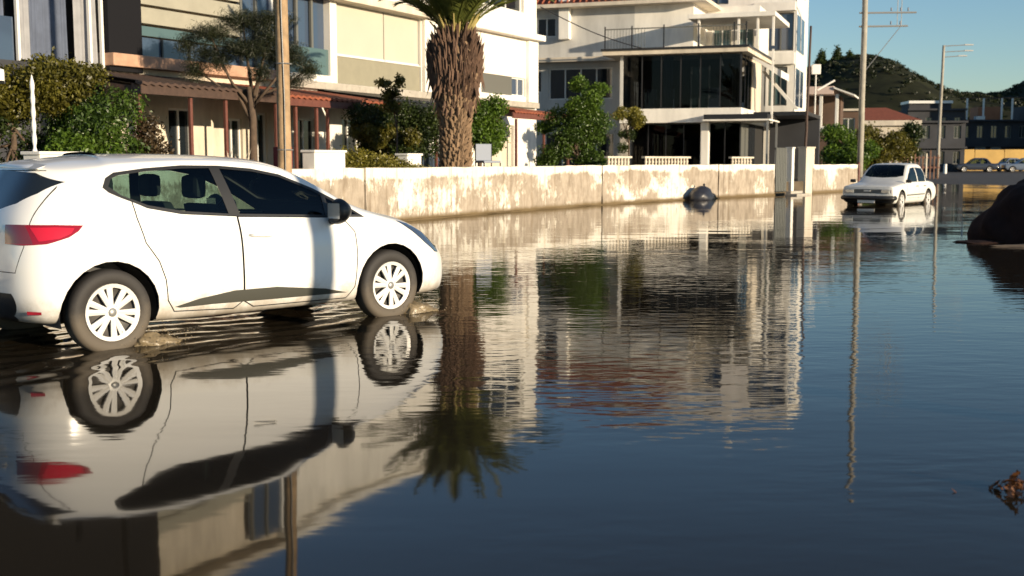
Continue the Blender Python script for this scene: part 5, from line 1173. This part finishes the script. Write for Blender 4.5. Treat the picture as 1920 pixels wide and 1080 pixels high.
for k in range(16): x = k * .25; MB().box(x - .04, x + .04, -.02, .02, 0, 1.75 + q.uniform(-.3, .2)).build('picket', mat('rusty_picket', (.17, .085, .05), .8, var=.3, vscale=5) if k % 4 else M['cream'], t)
MB().box(-.1, 3.9, .022, .06, .7, .8).build('rail', M['redwood'], t); MB().box(-.1, 3.9, .022, .06, 1.35, 1.42).build('rail', M['redwood'], t)
# far parked cars
darkp = mat('dark_blue_paint', (.03, .035, .05), .3, coat=.4); greyp = mat('slate_blue_paint', (.13, .16, .21), .3, coat=.4)
a = saloon('parked_saloon', 'dark parked car below the yellow wall, first from the lamp pole', (47.6, 117.5, .12), R(172), darkp, False, 'cars parked below the yellow wall')
def copy_tree(o, parent=None, repl=None):
    c = o.copy(); C.objects.link(c); c.parent = parent
    if repl and c.type == 'MESH':
        for i, s_ in enumerate(c.material_slots):
            if s_.material == repl[0]: s_.link = 'OBJECT'; s_.material = repl[1]
    for ch in list(o.children): copy_tree(ch, c, repl)
    return c
b = copy_tree(a, None, (darkp, greyp)); b.location = (52.0, 116.5, .12); b['label'] = 'slate blue parked car below the yellow wall at the right edge'
b = copy_tree(a, None, (darkp, greyp)); b.location = (50.6, 121.0, .12); b.rotation_euler[2] = R(8); b['label'] = 'pale roofed parked car showing behind the dark parked car'

# villas out of the picture on the right: they throw the shade over the far houses
def side_villa(label, x, y, w_, d_, h):
    t = thing('shade_villa', label, 'house', (x, y, 0), 0); f = lambda a, b, z: (a, b, z)
    O = [(-w_ / 2 + 1 + 3 * k, -w_ / 2 + 2.5 + 3 * k, z, z + 1.5) for k in range(int(w_ / 3)) for z in (1.2, 4.4)]
    g = lambda a, b, z: (b, a, z)
    w = wall_open(f, -w_ / 2, w_ / 2, 0, h, -d_ / 2, O, -.2); w.box(-w_ / 2, w_ / 2, -d_ / 2 + .22, d_ / 2, 0, h); w.build('wall', M['cream'], t)
    MB().add([(-w_ / 2 - .5, -d_ / 2 - .5, h), (w_ / 2 + .5, -d_ / 2 - .5, h), (w_ / 2 + .5, d_ / 2 + .5, h), (-w_ / 2 - .5, d_ / 2 + .5, h), (-w_ / 4, 0, h + 2), (w_ / 4, 0, h + 2)], [(0, 1, 5, 4), (1, 2, 5), (2, 3, 4, 5), (3, 0, 4), (3, 2, 1, 0)]).build('roof', M['tile'], t)
side_villa('nearer unseen villa added to shade the far houses', 69.5, 130.6, 16, 5.4, 11.5)
side_villa('farther unseen villa added to shade the far houses', 87.5, 131, 16, 7, 11)

# ------------------------------------------------------------------ things in and by the water
def boulder(name, label, x, y, rx, ry, rz, seed, mt, cut_=-.3, z=0, cat='boulder', rough=.10):
    bm = bmesh.new(); bmesh.ops.create_icosphere(bm, subdivisions=5, radius=1); off = Vector((seed * 3.1, seed, 0))
    for v in bm.verts:
        d = v.co.copy(); k = 1 + rough * mn.noise(d * 1.6 + off) + rough * .5 * mn.noise(d * 4 + off) + rough * .18 * mn.noise(d * 11 + off)
        v.co = Vector((d.x * rx * k, d.y * ry * k, max(cut_, d.z * rz * k)))
    o = frombm(name, bm, mt, None, True); o.location = (x, y, z); return setp(o, label, cat)
boulder('boulder', 'huge dark reddish rounded rock in the water at the right edge', 9.97, 19.7, 1.98, 1.35, 1.45, 2, M['rock'], cat='rock', rough=.15)
boulder('mud_spit', 'thin dark mud spit reaching left from the big rock', 7.72, 19.35, .40, .25, .035, 5, M['rock'], -.03, cat='mud', rough=.3)
boulder('stone_ledge', 'low pale brown stone ledge along the foot of the big rock', 9.4, 18.45, 1.75, .22, .05, 6, M['mud'], -.03, cat='ledge', rough=.2)
# clump of dead leaves
t = thing('leaf_clump', 'clump of rusty dead leaves floating at the right edge of the water', 'leaves', (2.09, 4.72, 0)); q = random.Random(12)
base = MB().add([(-.03, 0, 0), (0, -.014, .004), (.03, 0, .008), (0, .014, .004)], [(0, 1, 2), (0, 2, 3)]).build('leaf', M['deadleaf'], t)
for k in range(70):
    o = base if k == 0 else base.copy()
    if k: C.objects.link(o)
    r = abs(q.gauss(0, .055)); a_ = q.uniform(0, 6.28); o.location = (r * 1.3 * math.cos(a_), r * math.sin(a_), max(.004, .085 * (1 - r / .10)) * q.uniform(.1, 1)); o.rotation_euler = (q.uniform(-1.1, 1.1), q.uniform(-1.1, 1.1), q.uniform(0, 6.3)); s_ = q.uniform(.4, .95); o.scale = (s_,) * 3
# muddy splash thrown up by each tyre
cu = Vector((math.cos(CAR_A), math.sin(CAR_A), 0)); cl = Vector((cu.y, -cu.x, 0))
for wx, nm, L_ in ((0, 'muddy splash in front of the rear wheel of the hatchback', .9), (2.589, 'muddy splash in front of the front wheel of the hatchback', 1.0)):
    p = CAR_O + cu * (wx + .27) + cl * .80; p.z = 0; q = random.Random(int(wx * 7) + 1)
    bm = bmesh.new(); bmesh.ops.create_icosphere(bm, subdivisions=4, radius=1)
    for v in bm.verts:
        d = v.co.copy(); k = 1 + .25 * mn.noise(d * 2.2 + Vector((wx, 0, 0))) + .16 * mn.noise(d * 6); v.co = Vector((d.x * .21 * k + .08, d.y * .13 * k, max(-.012, d.z * .075 * k * (1.15 - .8 * d.x) * L_)))
    for k in range(220):
        m_ = Matrix.Translation((q.gauss(.08, .16), q.gauss(.0, .11), abs(q.gauss(.04, .055)))); bmesh.ops.create_icosphere(bm, subdivisions=1, radius=q.uniform(.002, .006), matrix=m_)
    o = frombm('splash', bm, M['foam'], None, True); o.location = p; o.rotation_euler = (0, 0, CAR_A); setp(o, nm, 'splash', kind='stuff')
